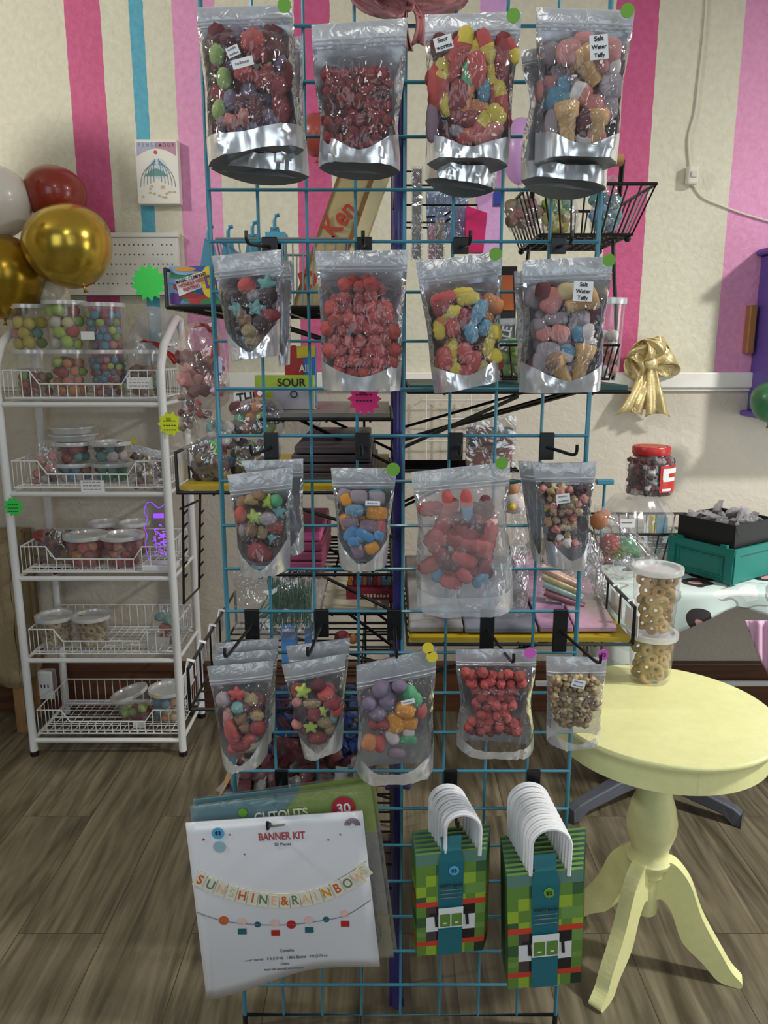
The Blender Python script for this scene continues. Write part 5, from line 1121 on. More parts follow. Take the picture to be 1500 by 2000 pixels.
# lime box SOUR, air heads box, hanging letters
t2, a_, b_, zb_ = boxT(556, 676, 616, 734, 1.66, .04, M('box_blue', (60,120,196)), 'candy_box', 'blue and red candy box with white capital letters behind the left grid', 'box', z=H-.118)
fa = lambda u, v, dy=0: Vector((a_.x+(b_.x-a_.x)*u, 1.66-dy, a_.z+(zb_-a_.z)*v))
g = G().mat(MUL[0]).add([fa(.3+.32*math.cos(t), .4+.42*math.sin(t), .001) for t in [2*PI*k/18 for k in range(18)]], [tuple(range(18))]); g.mat(M('box_yellow', (226,200,50))).add([fa(.4, 0, .0012), fa(1, 0, .0012), fa(1, .18, .0012), fa(.4, .2, .0012)], [(0,1,2,3)])
g.mat(MUL[0]).add([fa(0, .62, .0014), fa(.6, .58, .0014), fa(.6, 1, .0014), fa(0, 1, .0014)], [(0,1,2,3)]); g.to('box_art', t2)
text('AIR', .022, PAPERW, t2, fa(.68, .38, .003), 0, 'cover_text', sx=.8); text('HEADS', .02, PAPERW, t2, fa(.62, .68, .003), 0, 'cover_text', sx=.8)
t2, a_, b_, zb_ = boxT(497, 733, 614, 800, 1.58, .02, M('box_lime', (176,200,56)), 'candy_box', 'lime green candy box marked SOUR behind the left grid', 'box')
fa = lambda u, v, dy=0: Vector((a_.x+(b_.x-a_.x)*u, 1.58-dy, a_.z+(zb_-a_.z)*v))
G().mat(M('box_smoke', (150,148,156), rough=.4)).box(*[fa(.3, .42, .002).x, fa(1, 0, 0).x, 1.577, 1.579, zb_+.001, fa(0, .42).z]).to('window_panel', t2)
text('SOUR', .022, INK, t2, fa(.62, .22, .003), 0, 'cover_text'); text('O', .02, INK, t2, fa(.66, .56, .004), 0, 'cover_text')
t2 = top('letter_sign', 'small black letters THE on a clear sign behind the left grid', 'sign', P(485, 790, 1.55)); a_, b_ = P(456, 765, 1.55), P(514, 793, 1.55)
G().mat(AC).box(a_.x, b_.x, 1.55, 1.552, b_.z, a_.z).to('sign_plate', t2); text('THE', .032, INK, t2, P(484, 779, 1.548), math.radians(-6), 'sign_letters', sx=.75)
g = G().mat(RI).disc(P(507, 768, 1.546), .011, .001); g.mat(PAPERW).disc(P(507, 768, 1.5455), .005, .001); g.to('sign_dot', t2)
t2 = cellobag([(548,790), (618,785), (620,845), (560,850)], 1.62, .02, 'clear empty sleeve standing behind the left grid', seed=8)
# marbled grey sheets lying on the middle left shelf
MB = M('marble_grey', (92,84,88), rough=.4, var=.6, vscale=7, vc=(52,44,48), stretch=(1, 3, 6))
for k in range(4):
    y0_ = 1.46+.03*k; a_ = X(560+2*k, 1.46, H-.24); t2 = G().mat(MB).box(a_+.004*k, pxw-.04-.005*k, 1.44, 1.80, H-.245+.017*k, H-.230+.017*k).to('marbled_pad', bev=.003)
    tag(t2, ['lowest', 'second lowest', 'second highest', 'topmost'][k]+' grey marbled pad of the stack on the middle left shelf', 'pad', 'marbled pads on the middle left shelf')
# pink folded cloth stack and red sweets bag on the left
z0 = H-.455
sx_ = shelf(-.22, pxw-.01, 1.52, 1.84, z0, 0, 'short black wire shelf with pink pads behind the left grid', None, 10)
for k in range(4):
    t2 = G().mat([M('pink_pad', (150,66,98), rough=.6, var=.2), M('rose_pad', (210,96,150), rough=.6, var=.2)][k > 2]).box(X(564, 1.53, z0), X(632-4*(k > 2), 1.53, z0), 1.53, 1.78, z0+.005+.021*k, z0+.0245+.021*k).to('felt_pad', bev=.004)
    tag(t2, ['lowest', 'second lowest', 'second highest', 'topmost and brightest'][k]+' pink felt pad of the stack behind the left grid', 'pad', 'pink felt pads')
t2 = cellobag([(640,935), (690,925), (745,940), (700,960), (690,975), (640,975)], 1.75, .02, 'crumpled clear bag with dark magenta sweets behind the grid', seed=9, mat=WRAP); fill('pebble', 'DKD', 650, 690, 942, 966, 18, 11, 1.75, 'in the crumpled bag behind the grid')
t2 = cellobag([(455,1118), (500,1100), (640,1098), (640,1125), (612,1240), (470,1240), (458,1180)], 1.56, .035, 'big clear bag of green strings and salmon candy on the lower left shelf', seed=10)
GR = M('green_string', (56,112,84), rough=.6)
g = G().mat(GR); random.seed(11)
for i in range(150):
    x = random.uniform(530, 606); y_ = random.uniform(1195, 1225); g.tube([P(x, y_, 1.56+random.uniform(-.02, .01)), P(x+random.uniform(-10, 8), 1140+random.uniform(-14, 20), 1.56+random.uniform(-.02, .01))], .0011, 4)
for i in range(60): x = random.uniform(495, 560); g.tube([P(x, 1208, 1.55), P(x+random.uniform(20, 50), 1150+random.uniform(0, 30), 1.55)], .0011, 4)
tag(g.to('green_string'), 'dense green licorice-like strings in the big clear bag', 'strings', kind='stuff')
fill('gummy', 'kzp', 545, 625, 1102, 1126, 17, 12, 1.555, 'in the upper part of the big clear bag')
lay('ball b 507 1120 22 22', 1.55, 'alone in the big clear bag')
BL = M('blue_plastic', (86,140,206), rough=.4)
for k, (x0, y0_, x1, y1_) in enumerate(((548, 1224, 580, 1262), (594, 1216, 608, 1240))):
    t2, a_, b_, zb_ = boxT(x0, y0_, x1, y1_, 1.62, .02, BL, 'blue_block', ['larger light blue block beneath the green strings', 'small light blue block beneath the green strings'][k], 'block', z=H-.694, bev=.003)
    G().mat(PAPERW).box(a_.x+.004, b_.x-.004, 1.618, 1.6199, a_.z-.012, a_.z-.006).to('block_label', t2)
# crayon-like candy sticks in a red box
z1 = H-.49
t2, a_, b_, zb_ = boxT(676, 1152, 778, 1178, 1.66, .07, M('maroon_box', (128,28,48), rough=.5), 'stick_box', 'maroon box of candy sticks behind the grid centre', 'box')
g = G().mat(M('pale_gold_ink', (214,196,170)))
for k in range(9): q_ = P(704+6.4*k, 1164, 1.658); g.box(q_.x, q_.x+.0045, 1.658, 1.6595, q_.z-.003, q_.z+random.uniform(.001, .005))
g.to('blurred_writing', t2)
zst = zb_
ss = shelf(-.14, pxw-.01, 1.6, 1.84, zb_-.004, 0, 'short black wire shelf under the maroon stick box', M('beige_board', (176,168,150)), 6)
for k, c_ in enumerate('orbOVrRbTo'):
    x = 684+9.5*k; q0 = P(x, 1156, 1.70); q1 = P(x+random.uniform(-2, 2), 1116+random.uniform(-6, 8), 1.70)
    t3 = top('candy_stick', '%s tube of candy standing in the maroon box, number %d from the left' % (cname(PAL[c_]), k+1), 'candy stick', q0, 'candy sticks in the maroon box')
    G().mat(sugar(PAL[c_])).tube([q0, q1], .0052, 8).to('stick_body', t3, smooth=True); G().mat(M('stick_cap', (214,210,200))).tube([q0+(q1-q0)*.9, q0+(q1-q0)*1.02], .0056, 8).to('stick_cap', t3, smooth=True)
lay('ball r 668 1244 30 26;ball O 690 1248 20 20', 1.58, 'loose on the lower left shelf')
# cardboard box of wrapped candies, bottom
CBD = M('cardboard', (176,138,92), rough=.8, var=.1); CBI = CBD
zc_ = .27; t2 = top('cardboard_box', 'open cardboard box of wrapped candy on the lowest left shelf', 'box', (-.19, 1.58, zc_))
bx0, bx1, by0, by1, bh = X(418, 1.44, .48), X(735, 1.44, .48), 1.44, 1.72, .115
g = G().mat(CBD); g.box(bx0, bx1, by0, by0+.004, zc_, zc_+bh*.75); g.box(bx0, bx1, by1-.004, by1, zc_, zc_+bh); g.box(bx0, bx0+.004, by0, by1, zc_, zc_+bh); g.box(bx1-.004, bx1, by0, by1, zc_, zc_+bh); g.box(bx0, bx1, by0, by1, zc_, zc_+.004); g.to('box_walls', t2)
g = G().mat(CBD); g.hexa([(bx0, by0, zc_+bh), (bx0, by1, zc_+bh), (bx0+.03, by1, zc_+bh+.05), (bx0+.03, by0+.02, zc_+bh+.05)], [(bx0+.002, by0, zc_+bh), (bx0+.002, by1, zc_+bh), (bx0+.032, by1, zc_+bh+.05), (bx0+.032, by0+.02, zc_+bh+.05)]); g.to('box_flap', t2)
MRW = film('maroon_wrapper', tint=(150,20,50), haze=.75, gloss=.2, rough=.15, bump=.8, hazecol=(112,22,46)); BLW = film('blue_wrapper', tint=(40,90,180), haze=.75, gloss=.2, rough=.15, bump=.8, hazecol=(34,80,160)); SVW = film('clear_wrapper', haze=.4, gloss=.3, rough=.12, bump=1, hazecol=(200,200,210))
def wrapped(seed, m):
    g = G().mat(m); rows = []
    for i in range(13):
        u = i/12-.5; k = 1 if abs(u) < .27 else (.35 if abs(u) < .33 else .95); d_ = .4 if abs(u) < .27 else .05
        rows.append([Vector((u*2, d_*math.sin(a)*k*.8+.12*noise.noise(Vector((u*6, a, seed))), .55*k*math.cos(a)+.1*noise.noise(Vector((a, u*5, seed+4))))) for a in [2*PI*j/10 for j in range(11)]])
    return g.grid(rows).mesh('wrapped_candy')
WM = {c_: [wrapped(i+ord(c_), {'m': MRW, 'b': BLW, 's': SVW}[c_]) for i in range(3)] for c_ in 'mbs'}
random.seed(21); N_ = 0
for lvl in range(4):
    for i in range(11):
        for j in range(5):
            x = bx0+.03+(bx1-bx0-.06)*i/10+random.uniform(-.01, .01); y_ = by0+.03+(by1-by0-.06)*j/4+random.uniform(-.01, .01); z = zc_+bh*.55+.026*lvl+(y_-by0)*.42+random.uniform(-.008, .008)
            if lvl == 3 and random.random() < .4: continue
            if lvl == 0 and j: continue
            c_ = 'b' if (y_ > 1.56 and random.random() < .75) else random.choice('mmms')
            o = bpy.data.objects.new('wrapped_candy', random.choice(WM[c_])); C.objects.link(o); o.location = (x, y_, z); s_ = random.uniform(.024, .032); o.scale = (s_, s_, s_); o.rotation_euler = [random.uniform(0, 3) for _ in range(3)]
            n_ = {'m': 'maroon', 'b': 'blue', 's': 'clear and silver'}[c_]; tag(o, n_+' wrapped candy in the cardboard box behind the banner kit', 'candy', n_+' wrapped candies in the cardboard box')
# black barbed display stand left
t2 = top('earring_rack', 'black barbed wire rack hanging below the middle left shelf', 'rack', P(374, 1180, 1.5))
g = G().mat(BLACK); q = lambda x, y_: P(x, y_, 1.5); q5 = lambda x, y_: P(x, y_, 1.62)
g.tube([q(357, 966), q(359, 1180)], .0026, 6); g.tube([q5(391, 962), q5(389, 1148)], .0028, 6); g.tube([q(359, 1178), q5(389, 1148)], .0026, 6); g.tube([q(352, 994), q5(391, 976)], .0026, 6); g.to('rack_frame', t2, smooth=True)
for k in range(6):
    for x, f_ in ((358, q), (390, q5)): a0 = f_(x, 1005+k*25); G().mat(BLACK).tube([a0, a0+Vector((.009, 0, .010))], .0022, 5).to('barb', t2, smooth=True)
# white wall grid and toy box behind the right half
t2 = top('white_gridwall', 'small white wire grid on the rear wall behind the right braces', 'gridwall', P(900, 900, 2.6))
g = G().mat(M('white_wire', (222,216,210), rough=.4))
for x in (832, 876, 920, 962): g.tube([P(x, 770, 2.6), P(x, 905, 2.6)], .003, 5)
for y_ in (782, 818, 862, 900): g.tube([P(826, y_, 2.6), P(968, y_, 2.6)], .003, 5)
g.to('grid_wires', t2, smooth=True)
g = G().mat(BLACK)
for x in (826, 968): g.tube([P(x, 782, 2.6), P(x, 782, 2.636)], .002, 4)
g.to('wall_clip', t2)
t2, a_, b_, zb_ = boxT(915, 838, 1000, 912, 1.72, .05, M('toy_card', (190,120,84)), 'toy_card_box', 'toy box with orange figures and crumpled film behind the right grid', 'box')
g = G(); fa = lambda u, v, dy=0: Vector((a_.x+(b_.x-a_.x)*u, 1.72-dy, a_.z+(zb_-a_.z)*v)); speckle(g, fa, [M('coral', (236,110,84)), PAPERW, M('soot', (50,50,56)), KC], 16, 9, .08, .2); g.to('box_art', t2)
G().mat(WRAP).box(a_.x-.005, b_.x+.005, 1.712, 1.715, zb_, a_.z+.03).to('crumpled_film', t2)
sk = shelf(pxw+.02, .30, 1.70, 1.85, zb_-.006, 0, 'narrow black wire shelf under the orange toy box behind the right grid', None, 5)
# --- two-tier black basket stand with wooden handle
z0 = H-.063
t2 = top('tiered_basket', 'two-tier black wire basket stand with a wooden handle on the right shelf', 'basket', (.40, 1.66, z0)); ts = t2
cx_ = lambda px, Y, z: X(px, Y, z)
wirebin(t2, .235, .445, 1.54, 1.74, z0+.004, z0+.07, .012, BLACK, 11, 6, .0018, .0032)
zu = P(1000, 468, 1.62).z
wirebin(t2, .30, .475, 1.55, 1.78, zu, zu+.085, .03, BLACK, 9, 8, .0018, .0036)
g = G().mat(BLACK); g.tube(smoothpath([(.47, 1.60, z0), (.475, 1.60, z0+.06), (.455, 1.60, zu-.02), (.46, 1.60, zu)], 5), .0042, 6); g.to('basket_upright', t2, smooth=True); g = G().mat(BLACK); g.tube(smoothpath([(.30, 1.72, z0), (.29, 1.72, z0+.08), (.31, 1.72, zu)], 5), .0042, 6); g.to('basket_upright', t2, smooth=True); g = G().mat(BLACK)
hz = P(1215, 308, 1.6).z; hx_ = cx_(1222, 1.6, hz)
g.tube([(.478, 1.66, zu+.08), (hx_, 1.62, hz)], .0052, 6); g.to('handle_rod', t2, smooth=True); g = G().mat(BLACK); g.tube([(.30, 1.66, zu+.08), (hx_-.17, 1.62, hz)], .0052, 6); g.to('handle_rod', t2, smooth=True)
G().mat(M('turned_wood', (176,130,88), rough=.5)).lathe([(0, 0), (.011, 0), (.012, .02), (.012, .14), (.011, .17), (0, .17)], (hx_-.17, 1.62, hz), 16, R=Matrix.Rotation(PI/2, 3, 'Y')).to('wooden_handle', t2, smooth=True)
for x in (.30, .47):
    for y_ in (1.56, 1.76): G().mat(BLACK).ball((x, y_, zu-.006), .007, 2).to('ball_foot', t2, smooth=True)
# basket contents
t3 = cellobag([(985,395), (1045,380), (1062,420), (1055,455), (1000,455), (990,430)], 1.66, .03, 'clear bag of brown candy in the upper wire basket', seed=12); fill('ball', 'NnzN', 1000, 1050, 400, 448, 19, 12, 1.66, 'in the brown bag in the upper basket')
t3 = cellobag([(1060,392), (1120,385), (1126,452), (1064,454)], 1.66, .025, 'clear bag of green and yellow candy in the upper wire basket', seed=13, mat=film('dull_bag', haze=.12, gloss=.1, rough=.15, bump=.6)); fill('gummy', 'MG', 1072, 1112, 402, 418, 17, 12, 1.66, 'in the green bag of the upper basket'); fill('gummy', 'Yy', 1072, 1112, 428, 446, 17, 12, 1.66, 'in the green bag of the upper basket')
t3 = cellobag([(1158,390), (1188,345), (1205,348), (1215,385), (1210,440), (1190,456), (1155,450), (1152,420)], 1.66, .04, 'tall clear bag of teal and blue candy in the upper wire basket', seed=14); fill('gummy', 'TbB', 1165, 1205, 392, 448, 18, 12, 1.66, 'in the teal bag of the upper basket')
z2 = z0+.008
tub(X(1180, 1.60, z2), 1.60, z2, .034, .15, 'clear lidded cup of beige candy in the lower wire basket', cols='kW', size=.013, fillh=.55, where='in the lidded cup of the lower basket', group='deli tubs in the wire baskets')
tub(X(1002, 1.6, z2), 1.60, z2, .034, .11, 'clear cup of green candy in the lower wire basket', cols='GLG', size=.014, fillh=.6, where='in the green cup of the lower basket', group='deli tubs in the wire baskets')
t3, a_, b_, zb_ = boxT(968, 520, 1006, 655, 1.70, .03, INK, 'candy_box', 'black and orange lettered candy box behind the second row', 'box', z=z2)
fa = lambda u, v, dy=0: Vector((a_.x+(b_.x-a_.x)*u, 1.70-dy, a_.z+(zb_-a_.z)*v)); G().mat(M('flame_orange', (206,104,40))).add([fa(.2, .08, .001), fa(.8, .08, .001), fa(.9, .4, .001), fa(.1, .4, .001)], [(0,1,2,3)]).to('box_art', t3)
text('SALE', .03, PAPERW, t3, fa(.55, .66, .002), math.radians(-80), 'cover_text', sx=.8); text('OV', .03, PAPERW, t3, fa(.22, .66, .002), math.radians(-80), 'cover_text', sx=.8)
# hanging plastic sleeves behind the right half, top
t3 = top('hanging_pack', 'light blue hanging card pack seen between the first and second rows', 'pack', P(890, 460, 1.62)); f_ = [P(x, y_, 1.62) for x, y_ in ((832, 375), (915, 378), (912, 470), (835, 466))]
G().mat(M('ice_blue_card', (130,164,206), rough=.4)).hexa(f_, [q_+Vector((0, .012, 0)) for q_ in f_]).to('pack_card', t3)
f_ = [q_+Vector((0, -.004, 0)) for q_ in f_]; G().mat(WRAP).hexa(f_, [q_+Vector((0, .001, 0)) for q_ in f_]).to('pack_film', t3)
g = G().mat(BLACK); [g.tube([P(x0, y0_, 1.612), P(x1, y1_, 1.612)], .0018, 4) for x0, y0_, x1, y1_ in ((833, 424, 850, 423), (868, 421, 880, 413), (868, 434, 880, 427))]; g.to('printed_whiskers', t3); q_ = P(872, 374, 1.626); G().mat(BLACK).tube([(pxw, 1.63, q_.z+.012), (q_.x, 1.63, q_.z+.012), (q_.x, 1.63, q_.z-.01)], .002, 5).to('hang_hook', t3)
for k, (x0, x1, c_, nm_) in enumerate(((806, 822, (130,128,122), 'grey'), (838, 850, (206,120,140), 'pink'), (852, 866, (140,112,70), 'brown'))):
    t3 = top('hanging_strip', '%s strip pack hanging behind the right grid' % nm_, 'pack', P((x0+x1)/2, 510, 1.58), 'strip packs hanging behind the grid'); a_, b_ = P(x0, (330, 440, 430)[k], 1.58), P(x1, 505, 1.58)
    G().mat(M('strip_'+nm_, c_, rough=.5, var=.3, vscale=20)).box(a_.x, b_.x, 1.58, 1.586, b_.z, a_.z).to('strip_card', t3); G().mat(WRAP).box(a_.x-.003, b_.x+.003, 1.576, 1.577, b_.z-.004, a_.z+.004).to('strip_film', t3); G().mat(BLACK).tube([(pxw, 1.583, a_.z-.004), ((a_.x+b_.x)/2, 1.583, a_.z-.004)], .0018, 5).to('hang_hook', t3)
t3 = top('pink_gift_pack', 'bright pink pointed paper bag left of the upper wire basket', 'bag', P(935, 480, 1.58)); f_ = [P(x, y_, 1.58) for x, y_ in ((912, 402), (952, 416), (944, 492), (910, 492))]; G().mat(M('hot_pink_paper', (226,36,112), rough=.6)).hexa(f_, [q_+Vector((0, .03, 0)) for q_ in f_]).to('paper_body', t3); q_ = P(930, 404, 1.62); G().mat(BLACK).tube([(pxw, 1.6, q_.z), (q_.x, 1.6, q_.z), (q_.x, 1.6, q_.z-.02)], .002, 5).to('hang_hook', t3)
t3, a_, b_, zb_ = boxT(966, 372, 985, 400, 1.8, .03, M('royal_blue', (36,60,170)), 'blue_pack', 'royal blue pack above the pink bag, left of the upper basket', 'pack', z=None)
# a white brick-pattern gridded board directly behind the purple panel (white shelf boxes)
# --- right lower shelf contents
z3 = H-.563+.017
MP = M('purple_marble', (206,160,190), rough=.35, var=.5, vscale=9, vc=(120,92,120), stretch=(1, 2, 2)); ML = M('grey_marble', (150,150,152), rough=.35, var=.5, vscale=11, vc=(92,84,84))
for k, (x0, x1, y0_, m_, lb) in enumerate(((800, 905, 1.43, ML, 'grey marbled tray at the left of the lower right shelf'), (908, 1050, 1.425, M('slate_marble', (120,124,136), rough=.35, var=.6, vscale=10, vc=(70,72,84)), 'dark slate marbled tray in the middle of the lower right shelf'), (1054, 1120, 1.43, MP, 'pink and purple marbled tray on the lower right shelf'), (1124, 1205, 1.43, M('mixed_marble', (196,150,176), rough=.35, var=.6, vscale=8, vc=(130,122,116)), 'pink and grey marbled tray at the right end of the shelf'))):
    xa, xb = X(x0, y0_, z3), X(x1, y0_, z3); o_ = G().mat(m_).hexa([(xa, y0_, z3+.012), (xb, y0_, z3+.012), (xb, y0_, z3), (xa, y0_, z3)], [(xa, y0_+.36, z3+.06), (xb, y0_+.36, z3+.06), (xb, y0_+.36, z3), (xa, y0_+.36, z3)]).to('marbled_tray', bev=.003); tag(o_, lb, 'tray', 'marbled trays on the lower right shelf')
t3 = cellobag([(838,1190), (905,1195), (960,1150), (1000,1060), (1030,1110), (1028,1190), (985,1238), (880,1243)], 1.48, .03, 'clear bag of twisted cream marshmallow rope on the lower right shelf', seed=15)
RP = M('marshmallow_rope', (224,204,184), rough=.7, bump=.6, bscale=60)
for k in range(3):
    pts = smoothpath([P(862+8*k, 1196+14*k, 1.49), P(890, 1222+5*k, 1.48), P(930, 1228+3*k, 1.48), P(962, 1206+12*k, 1.49), P(990, 1170+16*k, 1.5)], 6)
    tag(G().mat([RP, M('rope_pink', (226,190,176), rough=.7, bump=.6, bscale=60), RP][k]).tube(pts, .011, 8).to('marshmallow_rope', smooth=True), ['upper cream', 'middle pinkish', 'lower cream'][k]+' marshmallow rope in the clear bag on the lower right shelf', 'candy')
t3 = cellobag([(1000,920), (1040,935), (1050,1010), (1042,1100), (1012,1100), (996,1010)], 1.62, .03, 'clear bag with a small white plush figure right of the frosted pouch', seed=16)
PLW = M('plush_white', (226,214,208), rough=.9)
t4 = top('plush_toy', 'little white and tan plush figure with a yellow nose in a clear bag', 'plush toy', P(1000, 1000, 1.61)); g = G().mat(M('plush_tan', (190,140,104), rough=.9)).ball(P(1001, 954, 1.61), .016, 2, (1, .8, 1)); g.to('head', t4, smooth=True); G().mat(PLW).ball(P(1004, 982, 1.61), .025, 2, (1.1, .8, 1)).to('body', t4, smooth=True); G().mat(INK).ball(P(1001, 940, 1.61), .012, 2, (1.2, 1, .45)).to('hat', t4, smooth=True); G().mat(M('plush_yellow', (220,190,40))).ball(P(1000, 990, 1.587), .008, 2).to('nose', t4, smooth=True)
# candy tubes (rock candy sticks) in a bag
t3 = cellobag([(1052,1100), (1120,1085), (1180,1120), (1165,1180), (1060,1185)], 1.56, .03, 'clear bag of shiny rolled candy tubes on the lower right shelf', seed=17)
for k in range(5):
    c_ = [(226,190,170), (210,200,150), (170,200,190), (160,110,120), (200,190,190)][k]; q0, q1 = P(1058+2*k, 1116+16*k-8, 1.55), P(1130+4*k, 1150+14*k-8, 1.52)
    tag(G().mat(M('tube_wrap_%d' % c_[0], c_, rough=.25, metal=.3, var=.3, vscale=40)).tube([q0, q1], .0085, 10).to('candy_tube', smooth=True), '%s shiny candy tube in the clear bag, %s' % (cname(c_), ['topmost', 'second', 'third', 'fourth', 'lowest'][k]), 'candy tube', 'rolled candy tubes')
# bag of fruit-like candies right
t3 = cellobag([(1160,985), (1200,1000), (1260,1060), (1288,1110), (1200,1135), (1165,1110)], 1.78, .04, 'clear bag with red and green balls at the right end of the shelf', seed=18)
lay('ball O 1170 1018 34 34;ball R 1192 1062 40 40;ball M 1222 1068 44 36;ball G 1205 1085 30 20;ball O 1178 1006 30 22;ball W 1190 1022 20 16;ball M 1240 1080 26 22;ball r 1180 1090 30 26', 1.78, 'in the clear bag at the right end of the shelf')
pcard(1212, 1014, 1240, 1030, 1.74, 'tilted white price card on the bag with the red and green balls', 1)
t3 = cellobag([(1060,1130), (1160,1110), (1180,1090), (1150,1040), (1190,1180), (1100,1196)], 1.66, .02, 'loose clear wrapping crumpled on the lower right shelf', seed=19)
# black wire basket on the tablecloth
t3 = top('wire_basket', 'black oval wire basket on the patterned tablecloth behind the shelf', 'basket', P(1200, 1160, 2.1))
zt_ = H-.575
# ================= side table with tablecloth (right) =================
TZ = H-.570*1.07; TZ = H-.608; ty0, ty1, tx0, tx1 = 1.90, 2.60, .58, 2.2
t4 = top('folding_table', 'long table under the patterned cloth along the right wall', 'table', ((tx0+tx1)/2, 2.25, 0)); 
G().mat(M('table_top_grey', (170,170,168))).box(tx0, tx1, ty0, ty1, TZ-.03, TZ-.003).to('tabletop', t4)
for x in (.70, 1.7):
    for y_ in (2.30, 2.50): G().mat(M('leg_grey', (110,110,112), metal=.5)).tube([(x, y_, 0), (x, y_, TZ-.03)], .012, 8).to('leg', t4, smooth=True)
m = bpy.data.materials.new('patterned_cloth'); m.use_nodes = True; nt = m.node_tree; b = nt.nodes['Principled BSDF']; b.inputs['Roughness'].default_value = .5; N = nt.nodes.new; L = nt.links.new
tc = N('ShaderNodeTexCoord'); vo = N('ShaderNodeTexVoronoi'); vo.voronoi_dimensions = '2D'; vo.inputs['Scale'].default_value = 6.5; nz = N('ShaderNodeTexNoise'); nz.inputs['Scale'].default_value = 9
mpv = N('ShaderNodeMapping'); mpv.inputs['Scale'].default_value = (1, 1.4, 1); sxy = N('ShaderNodeSeparateXYZ'); L(tc.outputs['Object'], sxy.inputs[0]); sb_ = N('ShaderNodeMath'); sb_.operation = 'SUBTRACT'; L(sxy.outputs[1], sb_.inputs[0]); L(sxy.outputs[2], sb_.inputs[1]); cmb = N('ShaderNodeCombineXYZ'); L(sxy.outputs[0], cmb.inputs[0]); L(sb_.outputs[0], cmb.inputs[1]); L(cmb.outputs[0], mpv.inputs[0]); L(tc.outputs['Object'], nz.inputs['Vector'])
adv = N('ShaderNodeMix'); adv.data_type = 'VECTOR'; adv.inputs[0].default_value = .10; L(mpv.outputs[0], adv.inputs[4]); L(nz.outputs['Color'], adv.inputs[5]); L(adv.outputs[1], vo.inputs['Vector'])
cr = N('ShaderNodeValToRGB'); e = cr.color_ramp.elements; cr.color_ramp.interpolation = 'CONSTANT'
e[0].position = 0; e[0].color = lin((196,150,150))+(1,); e[1].position = .09; e[1].color = lin((52,42,48))+(1,); k_ = e.new(.27); k_.color = lin((206,222,220))+(1,); k_ = e.new(.52); k_.color = lin((150,158,150))+(1,); k_ = e.new(.56); k_.color = lin((196,214,212))+(1,); k_ = e.new(.70); k_.color = lin((224,230,226))+(1,)
# only some cells carry the dark motif
th = N('ShaderNodeSeparateColor'); L(vo.outputs['Color'], th.inputs[0]); gt2 = N('ShaderNodeMath'); gt2.operation = 'GREATER_THAN'; gt2.inputs[1].default_value = .52; L(th.outputs[0], gt2.inputs[0]); ad2 = N('ShaderNodeMath'); ad2.operation = 'MULTIPLY_ADD'; ad2.inputs[1].default_value = .4; L(gt2.outputs[0], ad2.inputs[0]); L(vo.outputs['Distance'], ad2.inputs[2]); L(ad2.outputs[0], cr.inputs[0]); L(cr.outputs[0], b.inputs['Base Color'])
CLM = m
g = G().mat(CLM); rows = []
xs = [tx0-.01+(tx1-tx0+.02)*i/48 for i in range(49)]
def hem(x):   # how far the cloth hangs at the front, more at the left corner
    u = (x-tx0)/.34
    return .055+.17*max(0, 1-u)**1.2+.02*math.sin(x*13)
rows.append([(x, ty1, TZ+.003) for x in xs]); rows.append([(x, (ty0+ty1)/2, TZ+.003+.002*math.sin(x*20)) for x in xs]); rows.append([(x, ty0+.02, TZ+.003+.002*math.sin(x*14)) for x in xs]); rows.append([(x, ty0-.006, TZ-.004) for x in xs])
for k in range(1, 9): rows.append([(x, ty0-.012-.014*math.sin(x*31+1)*k/8-.004*k/8, TZ-.004-hem(x)*k/8) for x in xs])
g.grid([[Vector(p_) for p_ in r_] for r_ in rows])
rows = [[Vector((tx0-.01-.012*k/6*(1+.8*math.sin(y_*30)), y_, TZ+.002-(.225-.05*(y_-ty0))*k/6)) for y_ in [ty0-.006+(ty1-ty0)*i/14 for i in range(15)]] for k in range(7)]
g.grid(rows); tag(g.to('tablecloth', smooth=True, solid=.0015), 'pale blue cloth with dark and pink motifs draped over the right table', 'tablecloth')
wirebin(t3, .62, .92, 2.12, 2.34, TZ+.008, TZ+.10, .03, BLACK, 12, 8, .0022, .004); t3.location.z = t3.location.z
fill('pebble', 'KDMK', 1180, 1290, 1125, 1165, 22, 14, 2.12, 'in the black basket on the tablecloth')
# pink cloth corner on the right edge
g = G().mat(M('pink_napkin', (222,176,206), rough=.6)); g.grid([[P(1462+38*i/6-6*(1-j/8)*(i < 2), 1212+(92*(i/6)**.8+14)*j/8, 1.86+.01*math.sin(i*1.5)) for i in range(9)] for j in range(9)]); tag(g.to('pink_napkin', smooth=True, solid=.002), 'pink cloth corner hanging at the right edge of the table', 'napkin')
# crate and tray
KT = M('teal_crate_plastic', (18,122,112), rough=.45)
zc0 = TZ+.008
q0 = PZ(1428, 1142, zc0); q1 = PZ(1305, 1108, zc0); q2 = PZ(1484, 1092, zc0)
ex = Vector((q0.x-q1.x, q0.y-q1.y, 0)); ey = Vector((q2.x-q0.x, q2.y-q0.y, 0)); Wc = ex.length; exn = ex.normalized(); eyn = ey.normalized()
eyn = Vector((-exn.y, exn.x, 0)); Dc = .20; Rc = Matrix((exn, eyn, Vector((0, 0, 1)))).transposed(); Hc = .092
t5 = top('storage_crate', 'teal folding plastic crate on the patterned tablecloth', 'crate', q1)
def cb(g, a, b_, c, d, e_, f_): return g.box(a, b_, c, d, e_, f_, R=Rc, o=q1)
g = G().mat(KT); cb(g, 0, Wc, 0, .006, .004, Hc); cb(g, 0, Wc, Dc-.006, Dc, .004, Hc); cb(g, 0, .006, 0, Dc, .004, Hc); cb(g, Wc-.006, Wc, 0, Dc, .004, Hc); cb(g, 0, Wc, 0, Dc, .0, .006); g.to('crate_walls', t5, bev=.0015)
g = G().mat(KT)
